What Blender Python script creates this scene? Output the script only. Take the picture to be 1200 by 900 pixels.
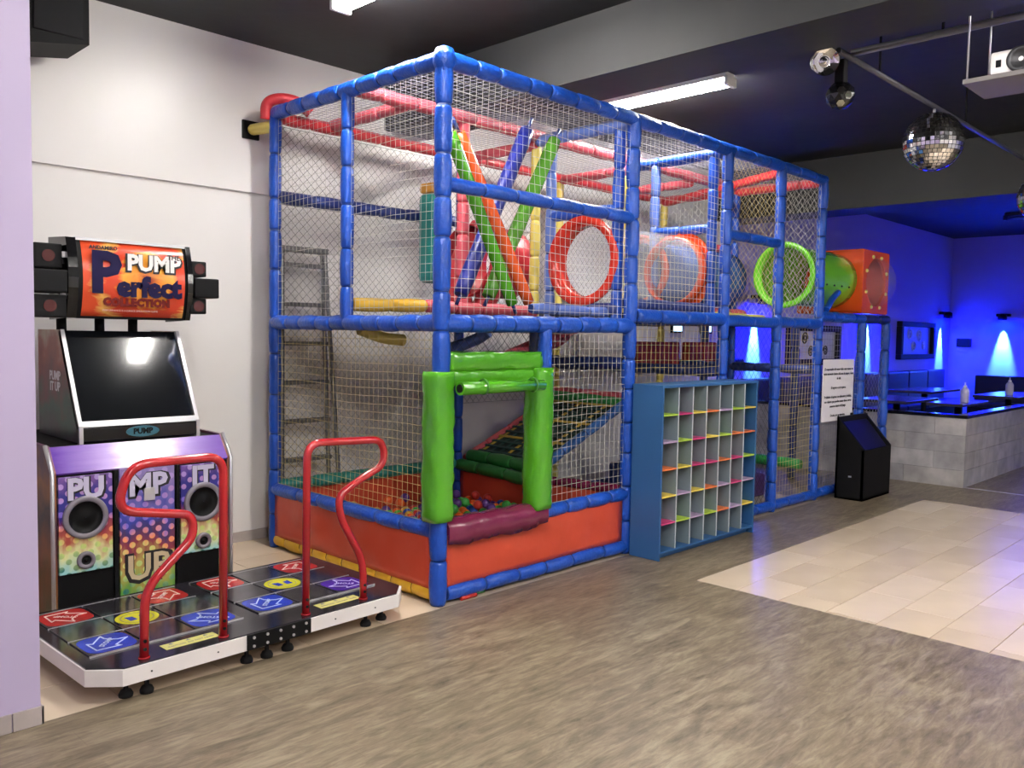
import bpy, bmesh, math, random
from mathutils import Vector, Matrix
random.seed(7)
R = math.radians
for o in list(bpy.data.objects): bpy.data.objects.remove(o)
SC = bpy.context.scene
COL = SC.collection

# ------------------------------------------------------------------ camera, world, light, exposure
def make_camera():
    yaw, pit, rol = 0.776726178, -0.0582894460, 0.0167676
    fw = Vector((math.cos(yaw)*math.cos(pit), math.sin(yaw)*math.cos(pit), math.sin(pit)))
    r = Vector((math.sin(yaw), -math.cos(yaw), 0)); u = r.cross(fw)
    c, s = math.cos(rol), math.sin(rol)
    rr = c*r + s*u; uu = -s*r + c*u
    m = Matrix((rr, uu, -fw)).transposed().to_4x4(); m.translation = (0, 0, 1.55)
    cd = bpy.data.cameras.new('camera'); cd.sensor_fit = 'HORIZONTAL'; cd.sensor_width = 36
    cd.lens = 995.44/1200*36; cd.clip_start = .05
    co = bpy.data.objects.new('camera', cd); co.matrix_world = m; COL.objects.link(co); SC.camera = co
make_camera()
W = bpy.data.worlds.new('world'); SC.world = W; W.use_nodes = True
W.node_tree.nodes['Background'].inputs[0].default_value = (.02, .025, .05, 1)
W.node_tree.nodes['Background'].inputs[1].default_value = .3
SC.view_settings.view_transform = 'Standard'; SC.view_settings.look = 'None'
SC.view_settings.exposure = 1.27; SC.view_settings.gamma = 1; SC.view_settings.use_curve_mapping = False
TUBE_POWER = 85.0        # emission of the lit fluorescent tubes
BLUE_SPOT = 115.0        # wide blue wash of each wall sconce
BLUE_CORE = 560.0         # narrow beam of each wall sconce

def spot(name, loc, tgt, power, color, size, blend, radius=.03):
    d = bpy.data.lights.new(name, 'SPOT'); d.energy = power; d.color = color
    d.spot_size = size; d.spot_blend = blend; d.shadow_soft_size = radius
    o = bpy.data.objects.new(name, d); COL.objects.link(o); o.location = loc
    o.rotation_euler = (Vector(tgt)-Vector(loc)).to_track_quat('-Z', 'Y').to_euler(); return o
def point(name, loc, power, color, radius=.2):
    d = bpy.data.lights.new(name, 'POINT'); d.energy = power; d.color = color; d.shadow_soft_size = radius
    o = bpy.data.objects.new(name, d); COL.objects.link(o); o.location = loc; return o

# ------------------------------------------------------------------ materials
MC = {}
def mat(name, col, rough=.5, metal=0, bump=0, bscale=30, var=0, vscale=8, emit=0, coat=0, spec=.5, alpha=1, trans=0, stretch=None):
    if name in MC: return MC[name]
    m = bpy.data.materials.new(name); m.use_nodes = True; nt = m.node_tree; N = nt.nodes; L = nt.links
    b = N['Principled BSDF']; c4 = (*col, 1)
    b.inputs['Base Color'].default_value = c4; b.inputs['Roughness'].default_value = rough
    b.inputs['Metallic'].default_value = metal; b.inputs['Specular IOR Level'].default_value = spec
    b.inputs['Coat Weight'].default_value = coat; b.inputs['Coat Roughness'].default_value = .12
    b.inputs['Alpha'].default_value = alpha; b.inputs['Transmission Weight'].default_value = trans
    if emit: b.inputs['Emission Color'].default_value = c4; b.inputs['Emission Strength'].default_value = emit
    tc = N.new('ShaderNodeTexCoord'); mp = N.new('ShaderNodeMapping'); L.new(tc.outputs['Object'], mp.inputs[0])
    if stretch: mp.inputs['Scale'].default_value = stretch
    if var:
        n = N.new('ShaderNodeTexNoise'); n.inputs['Scale'].default_value = vscale; n.inputs['Detail'].default_value = 6
        L.new(mp.outputs[0], n.inputs['Vector'])
        rp = N.new('ShaderNodeValToRGB'); rp.color_ramp.elements[0].position = .3; rp.color_ramp.elements[1].position = .7
        rp.color_ramp.elements[0].color = (*[v*(1-var) for v in col], 1); rp.color_ramp.elements[1].color = (*[min(1, v*(1+var)) for v in col], 1)
        L.new(n.outputs['Fac'], rp.inputs[0]); L.new(rp.outputs[0], b.inputs['Base Color'])
    if bump:
        n = N.new('ShaderNodeTexNoise'); n.inputs['Scale'].default_value = bscale; n.inputs['Detail'].default_value = 3
        L.new(mp.outputs[0], n.inputs['Vector'])
        bp = N.new('ShaderNodeBump'); bp.inputs['Strength'].default_value = bump; bp.inputs['Distance'].default_value = .01
        L.new(n.outputs['Fac'], bp.inputs['Height']); L.new(bp.outputs[0], b.inputs['Normal'])
    MC[name] = m; return m

def wood_vinyl():
    m = bpy.data.materials.new('vinyl plank'); m.use_nodes = True; nt = m.node_tree; N = nt.nodes; L = nt.links
    b = N['Principled BSDF']; tc = N.new('ShaderNodeTexCoord')
    br = N.new('ShaderNodeTexBrick'); br.offset = .37; br.inputs['Scale'].default_value = 1
    br.inputs['Brick Width'].default_value = 1.1; br.inputs['Row Height'].default_value = .155; br.inputs['Mortar Size'].default_value = .0012
    br.inputs['Color1'].default_value = (.36, .36, .36, 1); br.inputs['Color2'].default_value = (.62, .62, .62, 1); br.inputs['Mortar'].default_value = (.3, .3, .3, 1)
    L.new(tc.outputs['Object'], br.inputs[0])
    def noise(sc, scale, det=8, dist=0):
        mp = N.new('ShaderNodeMapping'); mp.inputs['Scale'].default_value = sc; L.new(tc.outputs['Object'], mp.inputs[0])
        n = N.new('ShaderNodeTexNoise'); n.inputs['Scale'].default_value = scale; n.inputs['Detail'].default_value = det; n.inputs['Distortion'].default_value = dist
        n.inputs['Roughness'].default_value = .65
        L.new(mp.outputs[0], n.inputs[0]); return n.outputs['Fac']
    a = noise((.8, 3.6, 1), 4.5, 9, .9); c = noise((1.8, 9, 1), 5, 7, .6); e = noise((1, 1, 1), .9, 3)
    def mth(op, x, y):
        k = N.new('ShaderNodeMath'); k.operation = op
        for i, v in enumerate((x, y)):
            if isinstance(v, (int, float)): k.inputs[i].default_value = v
            else: L.new(v, k.inputs[i])
        return k.outputs[0]
    s = mth('ADD', mth('MULTIPLY', a, .62), mth('MULTIPLY', c, .38))
    s = mth('ADD', s, mth('MULTIPLY', mth('SUBTRACT', br.outputs['Color'], .5), .22))
    s = mth('ADD', s, mth('MULTIPLY', mth('SUBTRACT', e, .5), .18))
    rp = N.new('ShaderNodeValToRGB'); cr = rp.color_ramp
    cr.elements[0].position = .3; cr.elements[0].color = (.055, .037, .023, 1)
    cr.elements[1].position = .72; cr.elements[1].color = (.36, .30, .205, 1)
    q = cr.elements.new(.5); q.color = (.185, .145, .096, 1)
    L.new(s, rp.inputs[0]); L.new(rp.outputs[0], b.inputs['Base Color'])
    b.inputs['Roughness'].default_value = .38; b.inputs['Specular IOR Level'].default_value = .45
    bp = N.new('ShaderNodeBump'); bp.inputs['Strength'].default_value = .25; bp.inputs['Distance'].default_value = .004
    L.new(c, bp.inputs['Height']); L.new(bp.outputs[0], b.inputs['Normal']); return m

def art(name, stops, axis='Z', dots=None, dotscale=26, noise=.3, rough=.3, nscale=4, dark=0, emit=0):
    """printed panel art: colour gradient + halftone dots"""
    if name in MC: return MC[name]
    m = bpy.data.materials.new(name); m.use_nodes = True; nt = m.node_tree; N = nt.nodes; L = nt.links
    b = N['Principled BSDF']; b.inputs['Roughness'].default_value = rough
    tc = N.new('ShaderNodeTexCoord'); sp = N.new('ShaderNodeSeparateXYZ'); L.new(tc.outputs['Generated'], sp.inputs[0])
    n = N.new('ShaderNodeTexNoise'); n.inputs['Scale'].default_value = nscale; n.inputs['Detail'].default_value = 3; L.new(tc.outputs['Generated'], n.inputs[0])
    m1 = N.new('ShaderNodeMath'); m1.operation = 'MULTIPLY_ADD'; L.new(n.outputs['Fac'], m1.inputs[0]); m1.inputs[1].default_value = noise; m1.inputs[2].default_value = -noise/2
    m2 = N.new('ShaderNodeMath'); m2.operation = 'ADD'; L.new(sp.outputs[axis], m2.inputs[0]); L.new(m1.outputs[0], m2.inputs[1])
    rp = N.new('ShaderNodeValToRGB'); cr = rp.color_ramp
    while len(cr.elements) < len(stops): cr.elements.new(.5)
    for e, (p, c) in zip(cr.elements, stops): e.position = p; e.color = (*c, 1)
    L.new(m2.outputs[0], rp.inputs[0]); out = rp.outputs[0]
    if dots:
        mp = N.new('ShaderNodeMapping'); mp.inputs['Rotation'].default_value = (0, R(45), 0); L.new(tc.outputs['Object'], mp.inputs[0])
        v = N.new('ShaderNodeTexVoronoi'); v.inputs['Scale'].default_value = dotscale; v.inputs['Randomness'].default_value = 0; L.new(mp.outputs[0], v.inputs[0])
        rr = N.new('ShaderNodeValToRGB'); rr.color_ramp.elements[0].position = .36; rr.color_ramp.elements[0].color = (1, 1, 1, 1)
        rr.color_ramp.elements[1].position = .40; rr.color_ramp.elements[1].color = (0, 0, 0, 1); L.new(v.outputs['Distance'], rr.inputs[0])
        r2 = N.new('ShaderNodeValToRGB'); c2 = r2.color_ramp
        while len(c2.elements) < len(dots): c2.elements.new(.5)
        for e, (p, c) in zip(c2.elements, dots): e.position = p; e.color = (*c, 1)
        L.new(m2.outputs[0], r2.inputs[0])
        mx = N.new('ShaderNodeMix'); mx.data_type = 'RGBA'; L.new(rr.outputs[0], mx.inputs[0]); L.new(out, mx.inputs[6]); L.new(r2.outputs[0], mx.inputs[7]); out = mx.outputs[2]
    L.new(out, b.inputs['Base Color']); MC[name] = m; return m

BLUE = mat('blue vinyl sleeve', (.007, .068, .42), .30, bump=.6, bscale=45, spec=.5, var=.15, vscale=10)
DBLUE = mat('navy core tube', (.006, .03, .16), .5)
NAVY = mat('dark blue vinyl', (.012, .03, .16), .4, bump=.3, bscale=30)
LBLUE = mat('faded blue vinyl', (.10, .17, .48), .4, bump=.3, bscale=30)
RED = mat('red vinyl', (.55, .035, .045), .4, bump=.35, bscale=40)
PINK = mat('faded red pink vinyl', (.62, .09, .12), .4, bump=.35, bscale=40)
YEL = mat('yellow vinyl', (.78, .46, .03), .35, bump=.35, bscale=40)
PYEL = mat('pale yellow vinyl', (.72, .58, .12), .4, bump=.3, bscale=40)
TEAL = mat('teal vinyl', (.01, .20, .17), .4, bump=.3, bscale=40)
GREEN = mat('bright green vinyl', (.07, .33, .010), .2, bump=.6, bscale=14, coat=.4)
DGREEN = mat('dark green vinyl', (.02, .19, .03), .4, bump=.3, bscale=40)
ORANGE = mat('orange vinyl', (.85, .115, .02), .22, bump=.5, bscale=16, coat=.4)
ORED = mat('orange red pit vinyl', (.56, .068, .032), .33, bump=.5, bscale=7, spec=.4)
MAROON = mat('maroon vinyl', (.16, .012, .05), .25, bump=.5, bscale=18, coat=.3)
ROYAL = mat('royal blue soft roll vinyl', (.012, .02, .20), .3, bump=.4, bscale=16)
PURPLE = mat('deep purple vinyl', (.05, .015, .10), .5, bump=.2)
BLACK = mat('black paint', (.004, .004, .0045), .6, spec=.18)
GBLACK = mat('gloss black', (.004, .004, .005), .15, coat=.3, spec=.4)
RUBBER = mat('black rubber', (.007, .007, .008), .8, spec=.3)
DKGREY = mat('dark grey metal', (.06, .06, .065), .45, metal=.6)
STEEL = mat('brushed steel', (.55, .55, .56), .28, metal=1, bump=.1, bscale=60, stretch=(1, 20, 1))
ALU = mat('dull aluminium', (.18, .18, .18), .45, metal=.7)
SILVER = mat('silver trim', (.62, .61, .63), .35, metal=.7)
WHITEM = mat('white painted metal', (.80, .76, .74), .35, var=.04, vscale=5)
WHITE = mat('white paper', (.78, .76, .80), .6)
INK = mat('black ink', (.02, .02, .025), .6)
REDM = mat('red powder coat', (.42, .012, .018), .2, coat=.5)
MDF = mat('blue painted board', (.025, .105, .27), .45, bump=.05)
GRID = mat('pale blue grey board', (.19, .245, .27), .5)
GEDGE = mat('white edge band', (.48, .53, .57), .5)
NETW = mat('pale net cord', (.55, .53, .46), .7)
NETY = mat('yellow net cord', (.62, .50, .20), .7)
NETK = mat('black net cord', (.02, .02, .02), .8)
NETG = mat('grey violet net cord', (.28, .27, .33), .8)

# ------------------------------------------------------------------ mesh helpers
def link(o, parent=None):
    COL.objects.link(o)
    if parent is not None: o.parent = parent
    return o
def props(o, label=None, cat=None, group=None, kind=None):
    if label: o['label'] = label
    if cat: o['category'] = cat
    if group: o['group'] = group
    if kind: o['kind'] = kind
    return o
def empty(name, loc, label, cat, rz=0, group=None):
    o = bpy.data.objects.new(name, None); o.location = loc; o.rotation_euler.z = rz; o.empty_display_size = .1
    link(o); return props(o, label, cat, group)
class MB:
    def __init__(s): s.v = []; s.f = []; s.sm = []
    def add(s, vs, fs, sm=False):
        n = len(s.v); s.v += [tuple(v) for v in vs]; s.f += [tuple(i+n for i in f) for f in fs]; s.sm += [sm]*len(fs); return s
    def box(s, a, b):
        x0, y0, z0 = [min(p, q) for p, q in zip(a, b)]; x1, y1, z1 = [max(p, q) for p, q in zip(a, b)]
        vs = [(x0,y0,z0),(x1,y0,z0),(x1,y1,z0),(x0,y1,z0),(x0,y0,z1),(x1,y0,z1),(x1,y1,z1),(x0,y1,z1)]
        return s.add(vs, [(3,2,1,0),(4,5,6,7),(0,1,5,4),(1,2,6,5),(2,3,7,6),(3,0,4,7)])
    def bbox(s, a, b, e=.006):
        """box with chamfered edges"""
        bm = bmesh.new(); bmesh.ops.create_cube(bm, size=1)
        c = [(p+q)/2 for p, q in zip(a, b)]; d = [abs(p-q) for p, q in zip(a, b)]
        for v in bm.verts: v.co = Vector((c[0]+v.co.x*d[0], c[1]+v.co.y*d[1], c[2]+v.co.z*d[2]))
        bmesh.ops.bevel(bm, geom=bm.edges[:], offset=min(e, min(d)*.45), segments=2, affect='EDGES', profile=.6)
        bm.verts.index_update(); s.add([v.co[:] for v in bm.verts], [[v.index for v in f.verts] for f in bm.faces]); bm.free(); return s
    def prism(s, pts, axis, a, b):
        """polygon pts (2D) extruded along axis between a and b"""
        def P(u, v, w): return {'x': (w, u, v), 'y': (u, w, v), 'z': (u, v, w)}[axis]
        n = len(pts); vs = [P(u, v, a) for u, v in pts]+[P(u, v, b) for u, v in pts]
        fs = [tuple(range(n)), tuple(range(2*n-1, n-1, -1))]+[(i, i+n, (i+1) % n+n, (i+1) % n) for i in range(n)]
        return s.add(vs, fs)
    def tube(s, pts, rad, sides=12, sm=True, cap=True):
        """tube through points; rad is a number or a list"""
        P = [Vector(p) for p in pts]; n = len(P); rs = rad if isinstance(rad, (list, tuple)) else [rad]*n
        T = []
        for i in range(n):
            t = (P[min(i+1, n-1)]-P[max(i-1, 0)]); T.append(t.normalized() if t.length > 1e-9 else Vector((0, 0, 1)))
        up = Vector((0, 0, 1)) if abs(T[0].z) < .9 else Vector((1, 0, 0)); a = T[0].cross(up).normalized(); vs = []
        for i in range(n):
            a = (a-T[i]*a.dot(T[i])).normalized(); b = T[i].cross(a)
            for k in range(sides):
                t = 2*math.pi*k/sides; vs.append(P[i]+(a*math.cos(t)+b*math.sin(t))*rs[i])
        fs = []
        for i in range(n-1):
            for k in range(sides):
                k2 = (k+1) % sides; fs.append((i*sides+k, i*sides+k2, (i+1)*sides+k2, (i+1)*sides+k))
        s.add(vs, fs, sm); m = len(s.v)-len(vs)
        if cap:
            s.f.append(tuple(m+k for k in range(sides-1, -1, -1))); s.f.append(tuple(m+(n-1)*sides+k for k in range(sides))); s.sm += [False]*2
        return s
    def ring(s, c, ax, r0, r1, h, n=32, sm=True):
        """annulus of inner r0, outer r1, thickness h along axis ax centred on c"""
        ax = Vector(ax).normalized(); up = Vector((0, 0, 1)) if abs(ax.z) < .9 else Vector((1, 0, 0)); a = ax.cross(up).normalized(); b = ax.cross(a); c = Vector(c); vs = []
        prof = [(r0, -h/2), (r1, -h/2), (r1+h*.15, 0), (r1, h/2), (r0, h/2)]
        for k in range(n):
            t = 2*math.pi*k/n; d = a*math.cos(t)+b*math.sin(t)
            vs += [c+d*r+ax*w for r, w in prof]
        q = len(prof)
        fs = [(k*q+j, k*q+(j+1) % q, ((k+1) % n)*q+(j+1) % q, ((k+1) % n)*q+j) for k in range(n) for j in range(q)]
        return s.add(vs, fs, sm)
    def disc(s, c, ax, r, h, n=24):
        ax = Vector(ax).normalized(); c = Vector(c)
        return s.tube([c-ax*h/2, c+ax*h/2], r, n, sm=False)
    def lathe(s, c, prof, n=20, ax=(0, 0, 1)):
        """profile [(r, h)] turned about axis from c"""
        ax = Vector(ax).normalized(); c = Vector(c); pts = [c+ax*h for r, h in prof]
        up = Vector((0, 0, 1)) if abs(ax.z) < .9 else Vector((1, 0, 0)); a = ax.cross(up).normalized(); b = ax.cross(a); vs = []
        for (r, h), p in zip(prof, pts):
            for k in range(n): t = 2*math.pi*k/n; vs.append(p+(a*math.cos(t)+b*math.sin(t))*max(r, 1e-4))
        fs = [(i*n+k, i*n+(k+1) % n, (i+1)*n+(k+1) % n, (i+1)*n+k) for i in range(len(prof)-1) for k in range(n)]
        return s.add(vs, fs, True)
    def build(s, name, m, parent=None, **kw):
        me = bpy.data.meshes.new(name); me.from_pydata([tuple(v) for v in s.v], [], s.f); me.update()
        bm = bmesh.new(); bm.from_mesh(me); bmesh.ops.recalc_face_normals(bm, faces=bm.faces); bm.to_mesh(me); bm.free()
        for p, q in zip(me.polygons, s.sm): p.use_smooth = q
        me.materials.append(m); o = bpy.data.objects.new(name, me); link(o, parent); props(o, **kw); return o
def rebase(o):
    """put a single mesh's origin at its base centre"""
    vs = [v.co for v in o.data.vertices]; c = Vector(((min(v.x for v in vs)+max(v.x for v in vs))/2, (min(v.y for v in vs)+max(v.y for v in vs))/2, min(v.z for v in vs)))
    o.data.transform(Matrix.Translation(-c)); o.location = c; return o
def mesh_copy(o, parent=None, loc=None, name=None):
    c = o.copy(); COL.objects.link(c); c.parent = parent if parent is not None else o.parent
    if loc is not None: c.location = loc
    return c
def copy_tree(o, parent=None):
    c = o.copy(); COL.objects.link(c); c.parent = parent
    for ch in [x for x in bpy.data.objects if x.parent == o]: copy_tree(ch, c)
    return c
def text(name, s, size, m, parent, M, ext=.0015, bold=0.0, spacing=1, **kw):
    cu = bpy.data.curves.new('t', 'FONT'); cu.body = s; cu.size = size; cu.extrude = ext; cu.offset = bold; cu.align_x = 'CENTER'; cu.align_y = 'CENTER'; cu.space_character = spacing
    cu.resolution_u = 2
    to = bpy.data.objects.new('t', cu); COL.objects.link(to); dg = bpy.context.evaluated_depsgraph_get()
    me = bpy.data.meshes.new_from_object(to.evaluated_get(dg)); bpy.data.objects.remove(to); me.name = name; me.transform(M); me.materials.clear(); me.materials.append(m)
    o = bpy.data.objects.new(name, me); link(o, parent); props(o, **kw); return o
def frame(o, right, up):
    """matrix whose X is right, Y is up, at o"""
    r = Vector(right).normalized(); u = Vector(up); u = (u-r*u.dot(r)).normalized(); n = r.cross(u)
    M = Matrix((r, u, n)).transposed().to_4x4(); M.translation = o; return M

# ------------------------------------------------------------------ room shell
CEIL = 3.6; WY = 5.72; EX = 18.3; LX = -3.2; RY = -4.6
VIN = wood_vinyl()
TILEM = [mat('beige tile %s' % w, c, .22, var=.05, vscale=3, spec=.5) for w, c in (('warm', (.62, .50, .37)), ('light', (.66, .54, .41)), ('sand', (.585, .47, .345)))]
GROUT = mat('tile bed', (.22, .18, .14), .7)
floor = MB().box((LX, RY, -.12), (EX, WY+.2, -.012)).build('floor', GROUT, kind='structure')
fl = MB()
for a, b in (((LX, RY), (4.66, 3.575)), ((4.66, 2.90), (8.74, 3.575)), ((8.74, RY), (EX, 3.575)), ((4.66, RY), (8.74, -3.2)), ((7.9, 3.575), (EX, WY))):
    fl.box((a[0], a[1], -.012), (b[0], b[1], 0))
fl.build('vinyl_flooring', VIN, floor)
tn = 0
def tiles(x0, x1, y0, y1, pitch_x, pitch_y, stag=False):
    """individual floor tiles with recessed joints"""
    j = 0; y = y1
    cache = {}
    while y > y0+1e-4:
        ya = max(y0, y-pitch_y); x = x0-(pitch_x*.0 if not stag else pitch_x*((j*.31) % 1))
        while x < x1-1e-4:
            a = max(x, x0); b = min(x+pitch_x, x1)
            if b-a > .02:
                w, h = b-a-.004, y-ya-.004; key = (round(w, 3), round(h, 3), random.randrange(3))
                if key not in cache:
                    o = MB().bbox((-w/2, -h/2, -.012), (w/2, h/2, -.0005), .002).build('tile', TILEM[key[2]], floor); cache[key] = o
                else: o = mesh_copy(cache[key], floor)
                o.location = ((a+b)/2, (ya+y)/2, random.uniform(-.0006, .0004))
            x += pitch_x
        y = ya; j += 1
tiles(4.66, 8.74, -3.2, 2.90, .565, .283*1.0, True)
tiles(.9, 3.1, 3.575, WY, .45, .45)
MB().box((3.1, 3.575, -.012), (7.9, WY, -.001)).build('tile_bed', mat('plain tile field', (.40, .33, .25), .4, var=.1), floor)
MB().box((LX, 3.575, -.012), (.9, WY, 0)).build('tile_bed', TILEM[0], floor)
MB().box((9.78, .4, 0), (9.81, 2.84, .004)).build('trim_1', SILVER, kind='structure')

WALLM = mat('white gloss wall paint', (.80, .775, .75), .37, bump=.16, bscale=2.6, spec=.45)
WALL2 = mat('lavender wall tone', (.49, .42, .61), .5, spec=.3)  # even lavender base colour for pillar and left wall
wb = MB(); XB = 9.95
wb.box((LX, WY, 0), (XB, WY+.2, 2.515)); wb.box((LX, WY, 2.545), (XB, WY+.2, CEIL)); wb.box((LX, WY+.03, 2.5), (XB, WY+.2, 2.56))
WBK = wb.build('wall_back', WALLM, kind='structure')
WALLB = mat('blue light tinted wall', (.33, .30, .74), .5, spec=.2)  # blue light of the corner is put into this wall colour
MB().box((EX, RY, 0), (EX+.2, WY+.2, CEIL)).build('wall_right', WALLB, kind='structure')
MB().box((LX-.2, RY, 0), (LX, WY+.2, CEIL)).build('wall_left', WALL2, kind='structure')
MB().box((LX, RY-.2, 0), (EX, RY, CEIL)).build('wall_front', WALLM, kind='structure')
MB().box((.25, 3.567, 0), (1.033, 4.25, CEIL)).build('pillar', WALL2, kind='structure')
SKIRT = mat('grey beige tile skirting', (.42, .37, .35), .3, var=.12, vscale=6)
bs = MB().box((LX, WY-.012, 0), (9.6, WY, .075)).build('baseboard_back', SKIRT, kind='structure')
ps = empty('baseboard_pillar', (0, 0, 0), None, None); ps['kind'] = 'structure'
for a, b in ((.25, .58), (.584, .93), (.934, 1.043)): MB().bbox((a, 3.557, 0), (b, 3.567, .072), .002).build('skirting_tile', SKIRT, ps)
for a, b in ((3.557, 3.9), (3.904, 4.25)): MB().bbox((1.033, a, 0), (1.043, b, .072), .002).build('skirting_tile', SKIRT, ps)
CEILM = mat('charcoal ceiling paint', (.011, .0125, .0135), .6, bump=.35, bscale=5, var=.25, vscale=2)
MB().box((XB, WY, 0), (EX, WY+.2, CEIL)).build('blue_light_wall_section', WALLB, WBK)  # far stretch of back wall, its blue glow mixed into the colour
BEAMM = mat('dark grey beam paint', (.011, .0115, .012), .6, bump=.35, bscale=4, var=.2, vscale=3)
MB().box((LX, RY, CEIL), (EX, WY+.2, CEIL+.2)).build('ceiling', CEILM, kind='structure')
MB().box((4.28, RY, 3.2), (4.75, WY, CEIL)).build('ceiling_beam', BEAMM, kind='structure')
MB().box((9.42, RY, 3.01), (9.95, WY, CEIL)).build('ceiling_beam', BEAMM, kind='structure')

# small high windows seen under the deck
for i, x in enumerate((8.47, 9.12)):
    w = MB().box((x, WY-.03, 1.60), (x+.22, WY, 1.82)).build('window_%d' % (i+1), BLACK, kind='structure')
    MB().box((x+.02, WY-.034, 1.62), (x+.2, WY-.03, 1.80)).build('pane', mat('daylit glass', (.45, .75, 1), .2, emit=1.3), w)

# ------------------------------------------------------------------ ceiling lamps
FIX = mat('white lamp housing', (.75, .75, .75), .4)
LIT = mat('lit fluorescent tube', (1, .965, .92), .3, emit=TUBE_POWER)
OFF = mat('unlit tube glass', (.10, .10, .16), .2)
def tube_lamp(x, y0, y1, lit, label, group=None):
    t = empty('fluorescent_lamp', (x, (y0+y1)/2, CEIL-.11), label, 'lamp', group=group); h = (y1-y0)/2
    MB().bbox((-.07, -h, .06), (.07, h, .11), .01).build('housing', FIX if lit else DKGREY, t)
    for s in (-1, 1): MB().bbox((-.07, s*h-.012*s, .0), (.07, s*h+.02*s, .075), .006).build('end_cap', FIX if lit else DKGREY, t)
    for dx in (-.035, .035): MB().tube([(dx, -h+.02, .03), (dx, h-.02, .03)], .019, 10).build('tube', LIT if lit else OFF, t)
tube_lamp(3.02, 3.28, 4.48, True, 'lit fluorescent lamp cut off by the top edge, above the arcade cabinet')
tube_lamp(5.93, 3.52, 4.74, True, 'lit fluorescent lamp above the middle of the play frame')
for x, y in ((1.4, 1.75), (.2, -.6), (3.02, .1), (5.93, .1), (7.6, -1.6), (.2, 3.6-6.2), (5.93, -2.8)): tube_lamp(x, y-.6, y+.6, True, 'lit fluorescent lamp over the open floor outside the picture', 'lamps over the open floor')  # first lamp is an added unseen source to brighten cabinet, stage and pillar
tube_lamp(12.6, 2.75, 3.95, False, 'unlit blue-tinged ceiling lamp of the blue corner, nearer of the two')
tube_lamp(15.2, 2.8, 4.0, False, 'unlit ceiling lamp of the blue corner, farther of the two')

# ------------------------------------------------------------------ blue corner: sconces
def sconce(x, y, z, n, label):
    """n: outward direction from the wall"""
    t = empty('wall_sconce', (x, y, z), label, 'wall lamp', group='blue wall sconces')
    nv = Vector(n); MB().bbox((-.12 if n[0] == 0 else min(0, n[0]*.1), -.12 if n[1] == 0 else min(0, n[1]*.1), -.02), (.12 if n[0] == 0 else max(0, n[0]*.1), .12 if n[1] == 0 else max(0, n[1]*.1), .03), .01).build('mounting_plate', BLACK, t)
    MB().lathe(nv*.13+Vector((0, 0, -.09)), [(.03, .12), (.075, .10), (.08, 0), (.07, 0), (.06, .02), (.001, .02)], 16).build('lamp_head', BLACK, t)
    p = Vector((x, y, z))+nv*.09+Vector((0, 0, -.10))
    spot('blue_core', p, p+Vector((0, 0, -1))-nv*.12, BLUE_CORE, (.15, .6, 1), R(33), .8, .02)
    spot('blue_wash', p+nv*.2, p+nv*.2+Vector((0, 0, -1))-nv*.5, BLUE_SPOT*(.5 if x < 11 else 1), (.0, .003, 1), R(150), .6, .05)
for x, lb in ((10.45, 'blue sconce on the back wall seen through the play frame nets'), (14.2, 'blue sconce on the back wall beside the last play frame posts'), (17.75, 'blue sconce on the back wall right next to the room corner')):
    sconce(x, WY, 2.1, (0, -1, 0), lb)
sconce(EX, 4.75, 2.07, (-1, 0, 0), 'blue sconce on the end wall throwing a wide cyan cone')
sconce(EX, 1.6, 2.07, (-1, 0, 0), 'blue sconce on the end wall beyond the right edge of the picture')
point('blue_ambient', (15, 3.6, 2.2), 10, (.0, .0, 1), .4)

# ------------------------------------------------------------------ soft play frame
PF = empty('soft_play_frame', (3.12, 3.63, 0), 'large netted soft play frame of blue padded pipes with ball pit and tunnels', 'play frame')
PO = Vector((3.12, 3.63, 0))
class PMB(MB):
    """world coordinates in, frame-local out"""
    def build(s, name, m, parent=None, **kw):
        if parent is None: parent = PF
        s.v = [tuple(Vector(v)-PO) for v in s.v]; return MB.build(s, name, m, parent, **kw)
def pipe(name, p0, p1, m=BLUE, r=.045, seg=.27, core=DBLUE, wob=.004, sides=14, label=None):
    p0, p1 = Vector(p0), Vector(p1); L = (p1-p0).length; d = (p1-p0)/L
    c = PMB().tube([p0, p1], r*.80, 10).build(name, core, PF)
    if label: c['label'] = label
    n = max(1, round(L/seg)); pos = [0]
    for i in range(1, n): pos.append((i+random.uniform(-.13, .13))/n)
    pos.append(1)
    for i in range(n):
        a = p0+d*L*pos[i]; b = p0+d*L*pos[i+1]; l = (b-a).length; g = .004
        off = Vector([random.uniform(-wob, wob) for _ in range(3)]); off -= d*off.dot(d)
        pts = []; rs = []
        for t, k in ((0, .84), (.06, .97), (.2, 1.0), (.5, 1.04), (.8, 1.0), (.94, .97), (1, .84)):
            pts.append(a+d*(g+(l-2*g)*t)+off*math.sin(t*math.pi)); rs.append(r*k*random.uniform(.985, 1.015))
        PMB().tube(pts, rs, sides).build('foam_sleeve', m, c)
    return c
def curved(name, pts, r, m, n=28, sides=12, parent=None, ribs=0):
    """smooth tube through control points (Catmull-Rom)"""
    P = [Vector(p) for p in pts]; P = [P[0]*2-P[1]]+P+[P[-1]*2-P[-2]]; out = []
    k = len(P)-3
    for i in range(k):
        for j in range(n//k+1 if i == k-1 else n//k):
            t = j/(n//k); a, b, c, d = P[i:i+4]
            out.append(.5*((2*b)+(c-a)*t+(2*a-5*b+4*c-d)*t*t+(3*b-a-3*c+d)*t**3))
    rs = [r*(1+(.04*math.cos(q*ribs)) if ribs else 1) for q in range(len(out))]
    return out, rs
FY, MY, BY = 3.63, 4.55, 5.43
X0, X1, X2, X3, X4 = 3.12, 4.87, 6.13, 7.03, 7.86
T = 3.06; LV = 1.605; LV2 = 1.70; RL = .42
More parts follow.
